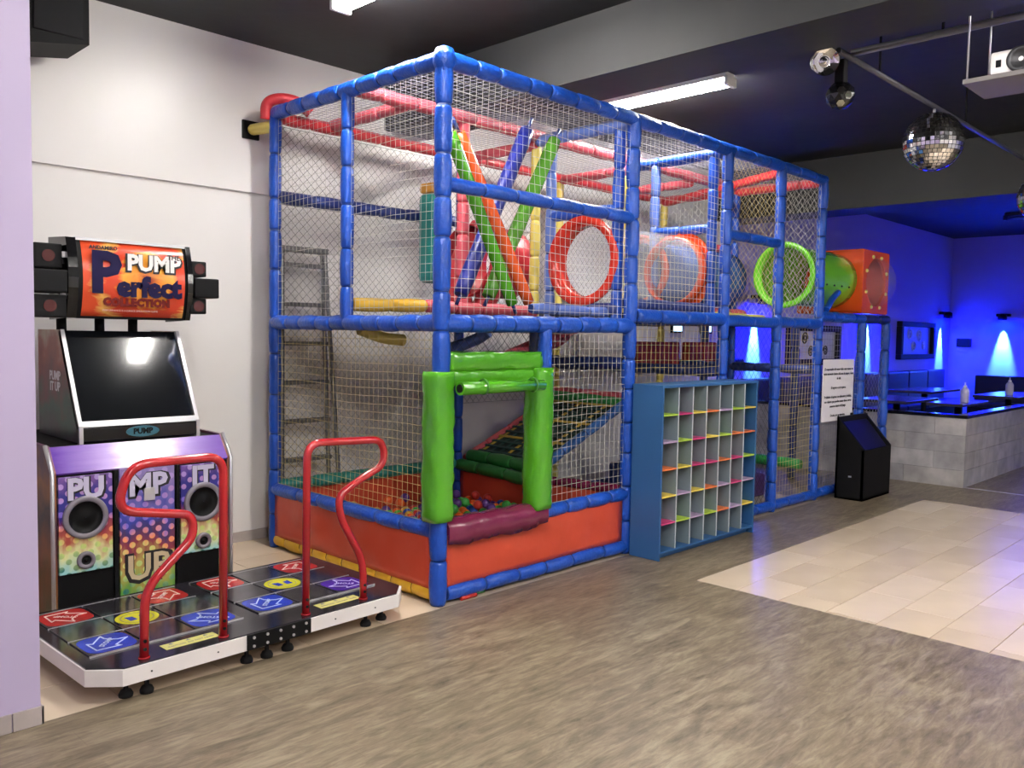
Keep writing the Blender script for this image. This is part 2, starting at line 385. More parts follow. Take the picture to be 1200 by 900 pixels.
# posts, near module
c = pipe('post', (X0, FY, 0), (X0, FY, 3.09), r=.05, seg=.25)
PMB().lathe((X0, FY, 3.0), [(.05, 0), (.062, .03), (.066, .07), (.05, .11), (.02, .125), (.001, .127)], 16).build('end_cap', BLUE, c)
c = pipe('post', (X0, BY, 0), (X0, BY, 3.06), r=.042); pipe('post', (X0, MY, LV), (X0, MY, T), r=.042, seg=.24)
pipe('post', (3.985, FY, 1.22), (3.985, FY, LV), r=.045); pipe('post', (3.985, FY, .44), (3.985, FY, 1.22), DBLUE, r=.03)
c = pipe('post', (X1, FY, 0), (X1, FY, T+.02), r=.048, seg=.24)
pipe('post', (X1+.01, 3.76, LV), (X1+.01, 3.76, T), r=.042, m=BLUE)
pipe('post', (X1, 4.40, LV), (X1, 4.40, T), r=.04, m=LBLUE); pipe('post', (X1, BY, 0), (X1, BY, T), r=.04)
pipe('post', (X1+.02, MY+.03, LV), (X1+.02, MY+.03, T-.05), PYEL, r=.04, core=PYEL, label='pale yellow post')
pipe('post', (X1, MY, 0), (X1, MY, LV), NAVY, r=.038, label='dark blue post')
pipe('post', (4.12, MY+.02, LV+.1), (4.12, MY+.02, T), PINK, r=.045, core=RED, label='faded red post')
# middle module
for x in (X2, X3, X4): pipe('post', (x, FY, 0), (x, FY, T), r=.045, seg=.25)
pipe('post', (X2+.0, 3.76, LV2), (X2+.0, 3.76, T-.02), r=.042)
pipe('post', (X2, 4.33, LV2), (X2, 4.33, T-.03), LBLUE, r=.042); pipe('post', (X2, 4.62, LV2), (X2, 4.62, T-.1), PYEL, r=.04, core=PYEL, label='pale yellow post')
pipe('post', (X2, BY, 0), (X2, BY, T), PYEL, r=.04, core=PYEL, label='pale yellow post'); pipe('post', (X2, MY, 0), (X2, MY, LV2), NAVY, r=.04, label='dark blue post')
pipe('post', (X4, BY, 0), (X4, BY, T), PYEL, r=.04, core=PYEL, label='pale yellow post'); pipe('post', (X4, MY, 0), (X4, MY, T), r=.04)
pipe('post', (8.88, FY, 0), (8.88, FY, 1.74), r=.05); pipe('post', (9.52, FY, 0), (9.52, FY, 1.74), r=.05); pipe('post', (8.88, 4.35, 0), (8.88, 4.35, 1.74), NAVY, r=.045)
# top beams
pipe('top_beam', (X0, FY, T), (X1, FY, T), r=.048, seg=.22); pipe('top_beam', (X1, FY, T), (X3, FY, T), r=.048); pipe('top_beam', (X3, FY, T), (X4+.04, FY, T), r=.045)
pipe('top_beam', (X0, FY, T), (X0, BY, T), r=.048, seg=.2)
pipe('top_beam', (X0, MY, T+.02), (X4, MY, T+.02), PINK, r=.045, core=RED, label='faded red top beam')
pipe('top_beam', (X0, BY, T-.02), (X1, BY, T-.02), RED, r=.042, core=RED, label='red top beam'); pipe('top_beam', (X1, BY, T-.02), (X4, BY, T-.02), RED, r=.042, core=RED, label='red top beam')
pipe('top_beam', (3.58, MY, T), (3.58, BY, T), PINK, r=.042, core=RED, label='faded red top beam')
for x in (X1, X2): pipe('top_beam', (x, FY+.03, T-.02), (x, MY, T-.02), LBLUE if x == X1 else BLUE, r=.045)
for x in (X1, X2, X3): pipe('top_beam', (x, MY, T-.04), (x, BY, T-.04), PINK, r=.042, core=RED, label='faded red top beam')
pipe('top_beam', (X4, FY, T-.02), (X4, BY, T-.02), RED, r=.045, core=RED, label='red top beam')
pipe('top_beam', (X3, FY, T-.05), (X4, BY, T-.05), RED, r=.04, core=RED, label='red top beam')
# mid-height beams
pipe('beam', (X0, FY, 2.385), (X1, FY, 2.375), r=.04, seg=.3); pipe('beam', (X0, BY, 2.49), (X1, BY, 2.49), NAVY, r=.045)
pipe('beam', (X2, FY, 2.39), (X3, FY, 2.39), r=.042); pipe('beam', (X2, 3.76, 2.44), (X2, 4.33, 2.44), r=.04)
pipe('beam', (X1, 3.76, 2.45), (X1, 4.40, 2.45), r=.04)
pipe('beam', (X4, MY, 2.42), (X4, BY, 2.42), RED, r=.04, core=RED, label='red mid beam')
pipe('beam', (X3, 4.42, 1.80), (X4, 4.42, 1.80), PINK, r=.042, core=RED, label='faded red beam'); pipe('beam', (X3-.3, 4.62, 2.46), (X4, 4.62, 2.46), PINK, r=.035, core=RED, label='faded red beam')
# deck level
pipe('deck_beam', (X0, FY, LV), (X1, FY, LV+.02), r=.052, seg=.2); pipe('deck_beam', (X0, FY, LV), (X0, BY, LV), r=.048, seg=.18)
pipe('deck_beam', (X0, BY, LV), (X1, BY, LV), NAVY, r=.04)
pipe('deck_beam', (X1+.05, FY, LV2), (X2, FY, LV2), r=.05, seg=.32); pipe('deck_beam', (X2, FY, LV2-.01), (X3, FY, LV2-.01), r=.048, seg=.4); pipe('deck_beam', (X3, FY, LV2), (X4, FY, LV2), r=.048)
pipe('deck_beam', (X2, FY+.02, LV2), (X2, BY, LV2), r=.045); pipe('deck_beam', (X1, FY+.1, 1.74), (X1, 4.4, 1.74), NAVY, r=.05)
pipe('deck_beam', (X4, FY, 1.77), (8.9, FY, 1.775), r=.05); pipe('deck_beam', (8.9, FY, 1.775), (9.55, FY, 1.775), NAVY, r=.05)
pipe('deck_beam', (X4, BY, LV2), (X1, BY, LV2), NAVY, r=.04)
pipe('deck_beam', (X0+.04, MY, LV+.12), (3.76, MY, LV+.13), YEL, r=.045, core=YEL, label='yellow beam')
pipe('deck_beam', (3.76, MY, LV+.13), (X1, MY, LV+.12), PINK, r=.045, core=RED, label='faded red beam')
pipe('deck_beam', (X1+.1, 3.78, 1.79), (X2, 3.78, 1.79), NAVY, r=.04); pipe('deck_beam', (4.05, 3.82, 1.72), (X1, 3.82, 1.72), LBLUE, r=.035)
pipe('deck_beam', (X3-.1, 4.2, 1.76), (X4, 4.2, 1.76), PYEL, r=.03, core=PYEL, label='pale yellow beam')
# low beams
for x, z in ((X1, 1.355), (X2, 1.275), (X4, 1.26)): pipe('cross_beam', (x, FY+.05, z), (x, BY, z), NAVY, r=.045, label='dark blue cross beam')
pipe('rail', (X0, FY, RL), (X0, BY, RL), r=.045, seg=.3); pipe('rail', (3.96, FY, RL), (X1, FY, RL+.01), r=.045, seg=.25)
pipe('rail', (X0, BY-.01, RL+.02), (X1-.05, BY-.01, RL+.02), TEAL, r=.045, core=DGREEN, label='teal back rail')
pipe('rail', (X1, BY, .43), (X1, MY, .40), DGREEN, r=.05, core=DGREEN, label='dark green rail at the foot of the climbing ramp'); pipe('rail', (X1, MY, .42), (X1, FY, .45), MAROON, r=.035, core=MAROON, label='maroon rail')
pipe('base_pipe', (X0+.02, FY+.05, .055), (X0+.02, BY, .055), YEL, r=.048, core=BLACK, seg=.17, label='yellow base pipe with black ties')
pipe('base_pipe', (X0+.05, FY, .055), (X1, FY, .055), r=.045, seg=.28); pipe('base_pipe', (X2, FY, .055), (9.5, FY, .055), r=.045, seg=.3)
pipe('base_pipe', (X1, BY, .05), (X4, BY, .05), NAVY, r=.04)
pipe('rail', (X4, 3.75, .33), (X4, 5.2, .33), mat('mid green vinyl', (.02, .25, .05), .4), r=.05, core=DGREEN, label='green low rail')
pipe('rail', (6.6, 4.3, .55), (X3, 4.3, .55), NAVY, r=.05)
pipe('post', (8.55, 5.3, 0), (8.55, 5.3, 1.72), NAVY, r=.045, label='dark blue post'); pipe('cross_beam', (X4, 5.35, 1.26), (9.5, 5.35, 1.26), NAVY, r=.045)
# wall bracket, arch on the back corner
c = pipe('wall_strut', (3.085, WY-.02, 2.985), (X0, BY, 2.975), PYEL, r=.04, core=PYEL, label='pale yellow strut to the wall')
PMB().bbox((3.02, WY-.02, 2.92), (3.15, WY, 3.05)).build('wall_plate', BLACK, c)
pts, rs = curved('', [(3.07, 5.47, 3.02), (3.07, 5.45, 3.12), (3.13, 5.40, 3.16), (3.23, 5.34, 3.15), (3.32, 5.30, 3.08)], .038, RED)
PMB().tube(pts, rs, 12).build('corner_pad', RED, PF, label='red bent foam pad over the back corner')
# vinyl sheets
def sheet(name, o, u, v, m, amp=.008, nu=28, nv=8, label=None, parent=None, fold=6):
    o, u, v = Vector(o), Vector(u), Vector(v); n = u.cross(v).normalized(); b = MB(); ph = [random.uniform(0, 6) for _ in range(6)]
    vs = []
    for sgn in (0, 1):
        for j in range(nv+1):
            for i in range(nu+1):
                s, t = i/nu, j/nv; e = math.sin(math.pi*s)**.4*math.sin(math.pi*t)**.5 if 0 < s < 1 and 0 < t < 1 else 0
                w = math.sin(fold*s*3+ph[0]+2.5*t)*.5+math.sin(fold*s*7.3+ph[1]-4*t)*.3+math.sin(9*t+ph[2]+5*s)*.3+abs(math.sin(s*11+t*5+ph[3]))*.6
                vs.append(o+u*s+v*t+n*(amp*w*e-sgn*.004))
    q = (nu+1)*(nv+1); fs = []
    for sgn in (0, 1):
        for j in range(nv):
            for i in range(nu):
                a = sgn*q+j*(nu+1)+i; fs.append((a, a+1, a+nu+2, a+nu+1))
    bd = [i for i in range(nu+1)]+[j*(nu+1)+nu for j in range(1, nv+1)]+[nv*(nu+1)+i for i in range(nu-1, -1, -1)]+[j*(nu+1) for j in range(nv-1, 0, -1)]
    for a, c2 in zip(bd, bd[1:]+bd[:1]): fs.append((a, c2, c2+q, a+q))
    P = PMB(); P.add(vs, fs, True); return P.build(name, m, parent or PF, **({'label': label} if label else {}))
sheet('pit_panel', (X0-.02, BY-.03, .085), (0, -(BY-FY-.07), 0), (0, 0, .33), ORED, .014, label='orange red vinyl side of the ball pit')
sheet('pit_panel', (X0+.05, FY-.012, .085), (X1-X0-.1, 0, .01), (0, 0, .34), ORED, .014, label='orange red vinyl front of the ball pit')
sheet('pit_panel', (X1, BY-.03, .05), (0, -(BY-FY-.1), 0), (0, 0, .36), ORED, .01); sheet('pit_panel', (X0+.05, BY+.0, .05), (X1-X0-.1, 0, 0), (0, 0, .38), ORED, .01)
PMB().bbox((X0+.05, FY+.06, .03), (X1-.05, BY-.06, .155), .02).build('pit_floor', ORED, PF)
# maroon step pad over the entry rail
m_ = PMB(); n = 22; vs = []
for i in range(n+1):
    x = X0+.03+(3.985-X0-.03)*i/n
    w = .003*math.sin(i*1.3)+.002*math.sin(i*2.9); d = .015*math.sin(i/n*math.pi)+.008*math.sin(i*.5)
    prof = [(.075, .33), (.085, .40), (.07, .47), (.02, .505), (-.03, .50), (-.060, .46), (-.062, .41), (-.056, .365-d), (-.048, .365-d), (-.048, .42), (.05, .38)]
    for (yy, zz) in prof: vs.append((x, FY+yy+w, zz-.012+w))
q = 11
m_.add(vs, [(i*q+j, i*q+(j+1) % q, (i+1)*q+(j+1) % q, (i+1)*q+j) for i in range(n) for j in range(q)], True); m_.add([vs[j] for j in range(q)], [tuple(range(q))]); m_.add([vs[n*q+j] for j in range(q)], [tuple(range(q))])
m_.build('entry_step_pad', MAROON, PF, label='maroon vinyl pad over the entry rail')
# green entry padding
def door_pad(name, x0, x1, z0, z1, y=FY, d=.075, label=None, ph=0):
    """soft rectangular wrap with wrinkles"""
    b = PMB(); vs = []; tall = (z1-z0) > (x1-x0); n = 26
    cx, w = ((x0+x1)/2, (x1-x0)/2) if tall else ((z0+z1)/2, (z1-z0)/2); a0, a1 = (z0, z1) if tall else (x0, x1)
    ns = 16
    for i in range(n+1):
        t = a0+(a1-a0)*i/n; k = 1+.012*math.sin(i*1.1+ph)+.012*math.sin(i*2.7+ph*2); e = 1-.04*(i in (0, n))
        for j in range(ns):
            th = 2*math.pi*j/ns; ca, sa = math.cos(th), math.sin(th)
            p = w*k*e*math.copysign(abs(ca)**.42, ca)+.004*math.sin(i*.7+j); qd = d*k*e*math.copysign(abs(sa)**.7, sa)+.005*math.sin(i*1.9+j*2+ph)
            vs.append((cx+p, y+qd, t) if tall else (t, y+qd, cx+p))
    fs = [(i*ns+j, i*ns+(j+1) % ns, (i+1)*ns+(j+1) % ns, (i+1)*ns+j) for i in range(n) for j in range(ns)]+[tuple(range(ns)), tuple(n*ns+j for j in range(ns))]
    b.add(vs, fs, True); return b.build(name, GREEN, PF, label=label)
door_pad('door_pad', 3.025, 3.185, .49, 1.335, label='bright green vinyl pad on the left entry post')
door_pad('door_pad', 3.85, 4.02, .45, 1.345, label='bright green vinyl pad on the right entry post', ph=2)
door_pad('door_header', 3.17, 3.93, 1.335, 1.445, d=.035, label='bright green upper header pad', ph=1)
door_pad('door_header', 3.14, 3.99, 1.255, 1.34, d=.03, label='bright green lower header pad', ph=4)
# nets -------------------------------------------------------------
def net(o, u, v, pitch, m, diag=False, sag=.012, th=.00135, seg=9, label=None, hole=None):
    """cords of a net over the rectangle o, o+u, o+v"""
    o, u, v = Vector(o), Vector(u), Vector(v); U, V = u.length, v.length; uh, vh = u/U, v/V; n = uh.cross(vh); b = PMB(); ph = random.uniform(0, 6)
    lines = []
    if not diag:
        k = int(U/pitch); lines += [((i*U/k, 0), (i*U/k, V)) for i in range(k+1)]; k = int(V/pitch); lines += [((0, i*V/k), (U, i*V/k)) for i in range(k+1)]
    else:
        p = pitch*1.414; k = int((U+V)/p)
        for i in range(1, k+1):
            c = i*p
            a = (max(0, c-V), min(V, c)); e = (min(U, c), max(0, c-U))
            lines.append((a, e)); lines.append(((U-a[0], a[1]), (U-e[0], e[1])))
        lines += [((0, 0), (U, 0)), ((0, V), (U, V)), ((0, 0), (0, V)), ((U, 0), (U, V))]
    for (a, e) in lines:
        L = math.hypot(e[0]-a[0], e[1]-a[1])
        if L < .02: continue
        s = max(2, int(seg*L/2)+1); vs = []
        d = uh*(e[0]-a[0])/L+vh*(e[1]-a[1])/L; sd = n.cross(d)
        for i in range(s+1):
            t = i/s; x = a[0]+(e[0]-a[0])*t; y = a[1]+(e[1]-a[1])*t
            bow = math.sin(math.pi*x/U)*math.sin(math.pi*y/V)
            P = o+uh*(x+.010*math.sin(y*5+ph+x)*bow)+vh*(y+.012*math.sin(x*4+ph*2)*bow)+n*(sag*bow*math.sin(x*3+y*2+ph))
            vs += [P+n*th, P+sd*th, P-n*th, P-sd*th]
        fs = [(i*4+j, i*4+(j+1) % 4, (i+1)*4+(j+1) % 4, (i+1)*4+j) for i in range(s) for j in range(4)]
        b.add(vs, fs, False)
    return b.build('net', m, PF, kind='stuff', **({'label': label} if label else {}))
g = .045
net((X0, BY-g, LV+g), (0, -(BY-MY-2*g), 0), (0, 0, T-LV-2*g), .048, NETW)
net((X0, MY-g, LV+g), (0, -(MY-FY-2*g), 0), (0, 0, T-LV-2*g), .048, NETW)
net((X0, BY-g, RL+g), (0, -(BY-FY-2*g), 0), (0, 0, LV-RL-2*g), .048, NETY)
net((X0+g, BY, RL+g), (X1-X0-2*g, 0, 0), (0, 0, 2.44-RL-g), .046, NETK, diag=True, label='black diamond net at the back')
net((X0+g, BY, 2.53), (X1-X0-2*g, 0, 0), (0, 0, .45), .046, NETK, diag=True)
net((X0+g, FY, 2.42), (X1-X0-2*g, 0, 0), (0, 0, T-2.42-g), .05, NETW); net((X0+g, FY, LV+g), (X1-X0-2*g, 0, 0), (0, 0, 2.34-LV-g), .05, NETW)
net((X0+g, FY, 1.45), (3.94-X0-g, 0, 0), (0, 0, .11), .046, NETK, diag=True)
net((4.03, FY, RL+g), (X1-4.03-g, 0, 0), (0, 0, LV-RL-2*g), .048, NETW)
net((X0+g, FY+g, T), (X1-X0-2*g, 0, 0), (0, MY-FY-2*g, 0), .05, NETG, sag=.03); net((X0+g, MY+g, T), (X1-X0-2*g, 0, 0), (0, BY-MY-2*g, 0), .05, NETG, sag=.03)
net((X1+g, FY+g, T), (X2-X1-2*g, 0, 0), (0, BY-FY-2*g, 0), .05, NETG, sag=.03); net((X2+g, FY+g, T), (X4-X2-2*g, 0, 0), (0, BY-FY-2*g, 0), .05, NETG, sag=.03)
net((X1+g, FY, LV2+g), (X2-X1-2*g, 0, 0), (0, 0, T-LV2-2*g), .05, NETW); net((X1+g, FY, .1), (X2-X1-2*g, 0, 0), (0, 0, LV2-.1-g), .055, NETY)
net((X2+g, FY, LV2+g), (X3-X2-2*g, 0, 0), (0, 0, .6), .05, NETY, diag=True); net((X2+g, FY, 2.43), (X3-X2-2*g, 0, 0), (0, 0, T-2.43-g), .05, NETY, diag=True)
net((X3+g, FY, LV2+g), (X4-X3-2*g, 0, 0), (0, 0, T-LV2-2*g), .055, NETW, diag=True)
net((X2+g, FY, .1), (X3-X2-2*g, 0, 0), (0, 0, LV2-.1-g), .055, NETK, diag=True); net((X3+g, FY, .1), (X4-X3-2*g, 0, 0), (0, 0, LV2-.1-g), .055, NETY)
net((X4+g, FY, .1), (8.83-X4-g, 0, 0), (0, 0, 1.62), .055, NETG); net((8.93, FY, .1), (.55, 0, 0), (0, 0, 1.62), .055, NETG, diag=True)
net((X1+g, BY, LV2), (X4-X1-2*g, 0, 0), (0, 0, T-LV2-g), .05, NETK, diag=True); net((X1+g, BY, .95), (X2-X1-2*g, 0, 0), (0, 0, .7), .05, NETK, diag=True)
net((X4, BY-g, LV2+g), (0, -(BY-FY-2*g), 0), (0, 0, T-LV2-2*g), .055, NETW, diag=True)
# decks
DECK = mat('dark deck vinyl', (.03, .03, .05), .5, bump=.2)
PMB().bbox((X0+.06, FY+.08, 1.58), (X1-.05, BY-.06, 1.63), .01).build('deck', DECK, PF); PMB().bbox((X1+.05, FY+.08, 1.67), (X2-.05, BY-.06, 1.72), .01).build('deck', DECK, PF)
PMB().bbox((X2+.05, FY+.6, 1.67), (X4-.05, BY-.06, 1.72), .01).build('deck', DECK, PF)
# climbing ramp with webbing
RA, RB = Vector((X1+.08, MY+.03, .47)), Vector((6.06, MY+.03, .93)); rd = RB-RA; wy = Vector((0, .82, 0))
sheet('climbing_mat', RA, wy, rd, mat('black green climbing mat', (.01, .03, .025), .7), .004, 8, 8)
for k in range(8):
    a = RA+wy*(k+.5)/8; d = rd.normalized()
    PMB().add([a+Vector((0, -.014, .012)), a+Vector((0, .014, .012)), a+rd+Vector((0, .014, .012)), a+rd+Vector((0, -.014, .012)), a+Vector((0, -.014, .004)), a+Vector((0, .014, .004)), a+rd+Vector((0, .014, .004)), a+rd+Vector((0, -.014, .004))], [(0, 1, 2, 3), (4, 5, 6, 7), (0, 1, 5, 4), (1, 2, 6, 5), (2, 3, 7, 6), (3, 0, 4, 7)]).build('webbing_strap', mat('yellow webbing', (.50, .34, .04), .6) if k % 3 == 1 else mat('green webbing', (.015, .06, .05), .6), PF)
for k in range(13):
    a = RA+rd*(k+.5)/13; e = rd.normalized()*.012; z = Vector((0, 0, .02)); z2 = Vector((0, 0, .012))
    PMB().add([a-e+z, a+e+z, a+e+wy+z, a-e+wy+z, a-e+z2, a+e+z2, a+e+wy+z2, a-e+wy+z2], [(0, 1, 2, 3), (4, 5, 6, 7), (0, 1, 5, 4), (1, 2, 6, 5), (2, 3, 7, 6), (3, 0, 4, 7)]).build('webbing_strap', mat('green webbing', (.015, .06, .05), .6) if k % 4 else mat('yellow webbing', (.50, .34, .04)), PF)
pipe('ramp_rail', RA+wy+Vector((0, .02, 0)), RB+wy+Vector((0, .02, 0)), PINK, r=.035, core=RED, label='pink ramp edge'); pipe('ramp_rail', RA+Vector((0, -.02, 0)), RB+Vector((0, -.02, .02)), mat('mid blue vinyl', (.03, .13, .42), .4), r=.04, label='blue ramp edge')
pipe('ramp_rail', (X1+.09, BY-.05, .50), (X1+.09, MY+.02, .49), DGREEN, r=.055, core=DGREEN); pipe('ramp_rail', (6.08, BY, .97), (6.08, MY, .95), mat('mid green vinyl', (.02, .25, .05)), r=.055, core=DGREEN, label='green upper ramp edge')
pipe('ramp_rail', (6.1, BY, 1.03), (6.1, MY, 1.02), PINK, r=.03, core=RED)
# bits seen under the decks
for (p, r_, m, lb) in (([(3.75, 5.3, 1.57), (3.95, 5.28, 1.51), (4.13, 5.25, 1.49)], .045, PYEL, 'yellow bent pipe'), ([(5.5, 5.2, 1.38), (5.9, 5.2, 1.5), (6.0, 5.2, 1.55)], .05, PINK, 'pink bent pipe'), ([(5.0, 5.0, 1.36), (5.4, 5.0, 1.48), (5.95, 5.0, 1.63)], .05, PINK, 'pink bent pipe'), ([(4.45, 5.1, 1.42), (4.75, 5.1, 1.5), (4.8, 5.0, 1.57)], .05, LBLUE, 'blue bent pipe')):
    pts, rs = curved('', p, r_, m); PMB().tube(pts, rs, 12).build('bent_pipe', m, PF, label=lb)
DRED = mat('dark red cushion', (.30, .015, .012), .5)
for (x0, x1, z0, z1, k) in ((7.0, 7.75, 1.25, 1.50, 5), (7.92, 8.5, 1.22, 1.50, 4)):
    for i in range(k):
        a = x0+(x1-x0)*i/k; PMB().bbox((a+.004, 5.1, z0), (a+(x1-x0)/k-.004, 5.2, z1), .02).build('cushion', DRED, PF)
for i in range(3): PMB().bbox((6.75+i*.33, 4.05, .0), (7.07+i*.33, 5.0, .62-.2*i), .03).build('padded_step', PURPLE, PF)
PMB().bbox((5.9, 3.95, .0), (6.6, 4.6, .45), .04).build('padded_step', NAVY, PF)
# tunnels
CLEAR = mat('cloudy clear plastic', (.86, .88, .92), .08, alpha=.17, spec=1)
TGREEN = mat('glossy green plastic', (.16, .55, .03), .18, coat=.3); TORANGE = mat('glossy orange plastic', (.75, .08, .012), .2, coat=.3)
TRED = mat('glossy red plastic', (.62, .035, .02), .2, coat=.3); TBLUE = mat('blue plastic', (.05, .12, .40), .25)
def tunnel(x0, x1, y, z, r, m, ring0, ring1, rw=.045, label=None, bolts=True, n=36):
    t = PMB(); ns = n; vs = []; nx = 10
    for rr in (r, r-.008):
        for i in range(nx+1):
            for k in range(ns): a = 2*math.pi*k/ns; vs.append((x0+(x1-x0)*i/nx, y+rr*math.cos(a), z+rr*math.sin(a)))
    q = (nx+1)*ns; fs = []
    for s in (0, 1): fs += [(s*q+i*ns+k, s*q+i*ns+(k+1) % ns, s*q+(i+1)*ns+(k+1) % ns, s*q+(i+1)*ns+k) for i in range(nx) for k in range(ns)]
    for i in (0, nx): fs += [(i*ns+k, i*ns+(k+1) % ns, q+i*ns+(k+1) % ns, q+i*ns+k) for k in range(ns)]
    t.add(vs, fs, True); o = t.build('tunnel', m, PF, label=label)
    for xx, rm in ((x0, ring0), (x1, ring1)):
        if rm:
            ro = PMB().ring((xx, y, z), (1, 0, 0), r-.012, r+rw, .03, ns).ring((xx+(.06 if xx == x0 else -.06), y, z), (1, 0, 0), r-.022, r-.009, .12, ns).build('flange_ring', rm, o)
    if bolts:
        b = PMB()
        for i in range(1, 6): b.disc((x0+(x1-x0)*i/6, y-r*.96, z-.28*r), (0, -1, -.3), .009, .02, 8)
        b.build('bolts', RUBBER, o, kind='stuff')
    return o
tunnel(X1-.02, 6.12, 4.06, 2.10, .285, CLEAR, TRED, TORANGE, label='cloudy clear crawl tunnel between a red and an orange ring', bolts=False)
tunnel(4.5, 4.98, 4.95, 2.12, .28, mat('ribbed red plastic', (.5, .02, .03), .3), None, None, label='red crawl tunnel at the back', bolts=False)
tunnel(6.3, 7.75, 4.62, 2.14, .28, TBLUE, TORANGE, None, label='blue crawl tunnel with an orange ring', bolts=False)
tunnel(X4-.04, 8.86, 3.98, 2.175, .29, TGREEN, TGREEN, None, rw=.03, label='green crawl tunnel at the right end')
# orange end box with bubble window
bx = PMB()
bx.bbox((8.86, 3.63, 2.46), (9.54, 4.34, 2.50), .015); bx.bbox((8.86, 3.63, 1.83), (9.54, 4.34, 1.87), .015); bx.bbox((9.50, 3.63, 1.84), (9.54, 4.34, 2.49), .015); bx.bbox((8.86, 4.30, 1.84), (9.54, 4.34, 2.49), .015)
def holed(b, axis, w, t, u0, u1, z0, z1, cu, cz, r, n=32):
    """square plate with a round hole"""
    vs = []
    for d in (w, w+t):
        for k in range(n):
            a = 2*math.pi*k/n; c, s = math.cos(a), math.sin(a); q = max(abs(c), abs(s))
            pu = cu+c/q*((u1-cu) if c > 0 else (cu-u0)); pz = cz+s/q*((z1-cz) if s > 0 else (cz-z0))
            for (uu, zz) in ((cu+r*c, cz+r*s), (pu, pz)): vs.append((uu, d, zz) if axis == 'y' else (d, uu, zz))
    m = 2*n; fs = []
    for k in range(n):
        k2 = (k+1) % n; fs += [(2*k, 2*k+1, 2*k2+1, 2*k2), (m+2*k, m+2*k+1, m+2*k2+1, m+2*k2), (2*k, 2*k2, m+2*k2, m+2*k), (2*k+1, 2*k2+1, m+2*k2+1, m+2*k+1)]
    b.add(vs, fs, False)
holed(bx, 'y', 3.628, .03, 8.858, 9.54, 1.84, 2.49, 9.20, 2.165, .255); holed(bx, 'x', 8.86, .03, 3.63, 4.34, 1.84, 2.49, 3.98, 2.175, .285)
BOX = bx.build('end_box', TORANGE, PF, label='orange plastic box at the end of the green tunnel')
dm = PMB(); dm.lathe((9.20, 3.63, 2.165), [(.265, 0), (.25, .05), (.215, .11), (.15, .16), (.08, .185), (.001, .19)], 28, (0, -1, 0)); dm.build('bubble_window', mat('clear bubble plastic', (.6, .65, 1), .05, alpha=.10, spec=1), BOX, label='clear bubble window')
for k in range(8):
    a = R(22+45*k); PMB().lathe((9.20+.285*math.cos(a), 3.63, 2.165+.285*math.sin(a)), [(.02, 0), (.02, .012), (.012, .02), (.001, .022)], 10, (0, -1, 0)).build('bolt_cap', PYEL, BOX)
pts, rs = curved('', [(8.0, 3.62, 1.84), (8.15, 3.63, 1.95), (8.3, 3.64, 2.02)], .03, BLUE); PMB().tube(pts, rs, 10).build('strap_pipe', BLUE, PF)
# teal upright cushion
PMB().bbox((4.36, 5.2, 1.95), (4.58, 5.38, 2.66), .05).build('punch_pad', TEAL, PF, label='teal upright pad'); PMB().bbox((4.36, 5.2, 2.66), (4.54, 5.36, 2.74), .02).build('punch_pad', mat('ochre vinyl', (.5, .22, .02), .5), PF, label='ochre top pad')
PMB().bbox((4.47, 5.22, 1.64), (4.55, 5.32, 2.5), .03).build('punch_pad', PURPLE, PF)
for (p, m) in (([(4.6, 4.9, 1.7), (4.75, 4.85, 2.0), (4.95, 4.85, 2.25)], RED), ([(4.5, 5.0, 1.75), (4.5, 5.0, 2.1), (4.7, 5.0, 2.4)], RED)):
    pts, rs = curved('', p, .09, m); PMB().tube(pts, rs, 14).build('soft_baffle', m, PF, label='red soft baffle')
# sign of the play frame rules
SG = empty('rules_sign', (8.18, 3.555, .76), 'white notice board with printed rules hung on the netting above the black bin', 'sign')
MB().bbox((-.35, -.006, 0), (.35, .0, .60), .002).build('board', WHITE, SG)
yy = .55
for ln in ('xx', 'El responsable del menor debe estar atento en', 'todo momento dentro del area de juegos y fuera', 'de ella.', '', 'El ingreso es sin zapatos.', '', 'Prohibido el ingreso con alimentos y bebidas,', 'con objetos que puedan causar dano a otros', 'menores dentro del juego.', '', 'Gracias por su atencion.'):
    if ln == 'xx': pass
    elif ln: text('printed_line', ln, .034, INK, SG, frame((0, -.008, yy), (1, 0, 0), (0, 0, 1)), .0006, .0006)
    yy -= .045
MB().bbox((.30, -.02, .03), (.345, -.004, .06)).build('clip', BLACK, SG)

# ------------------------------------------------------------------ hanging soft rolls
def roll(name, a, b, r, m, label):
    a, b = Vector(a), Vector(b); t = empty(name, b, label, 'soft roll', group=None); n = 14; pts = []; rs = []
    for i in range(n+1):
        s = i/n; pts.append((a-b)*(1-s)); rs.append(r*(1+.025*math.sin(i*1.7))*(.93 if i in (0, n) else 1))
    MB().tube(pts, rs, 14).build('roll_body', m, t)
    d = (a-b).normalized()
    MB().tube([(a-b)-d*.01, (a-b)+d*.10], .012, 8).build('hanging_strap', NAVY, t); MB().tube([d*.01, -d*.07], .012, 8).build('hanging_strap', NAVY, t)
    return t
roll('soft_roll', (3.43, 3.93, 2.76), (3.99, 3.93, 1.75), .042, GREEN, 'bright green soft roll leaning left, nearest the corner post')
roll('soft_roll', (3.58, 4.02, 2.80), (4.24, 4.02, 1.77), .042, ORANGE, 'orange soft roll leaning left inside the play frame')
roll('soft_roll', (4.30, 4.12, 2.96), (3.70, 4.12, 1.80), .052, ROYAL, 'royal blue soft roll leaning right behind the orange one')
roll('soft_roll', (4.62, 4.15, 2.95), (3.98, 4.15, 1.80), .05, mat('grass green vinyl', (.10, .33, .03), .25, bump=.4, bscale=16), 'darker green soft roll leaning right, crossing the orange one')
t = empty('vinyl_roll', (3.5, 3.50, 1.20), 'green rolled-up vinyl door curtain tied under the entry header', 'curtain')
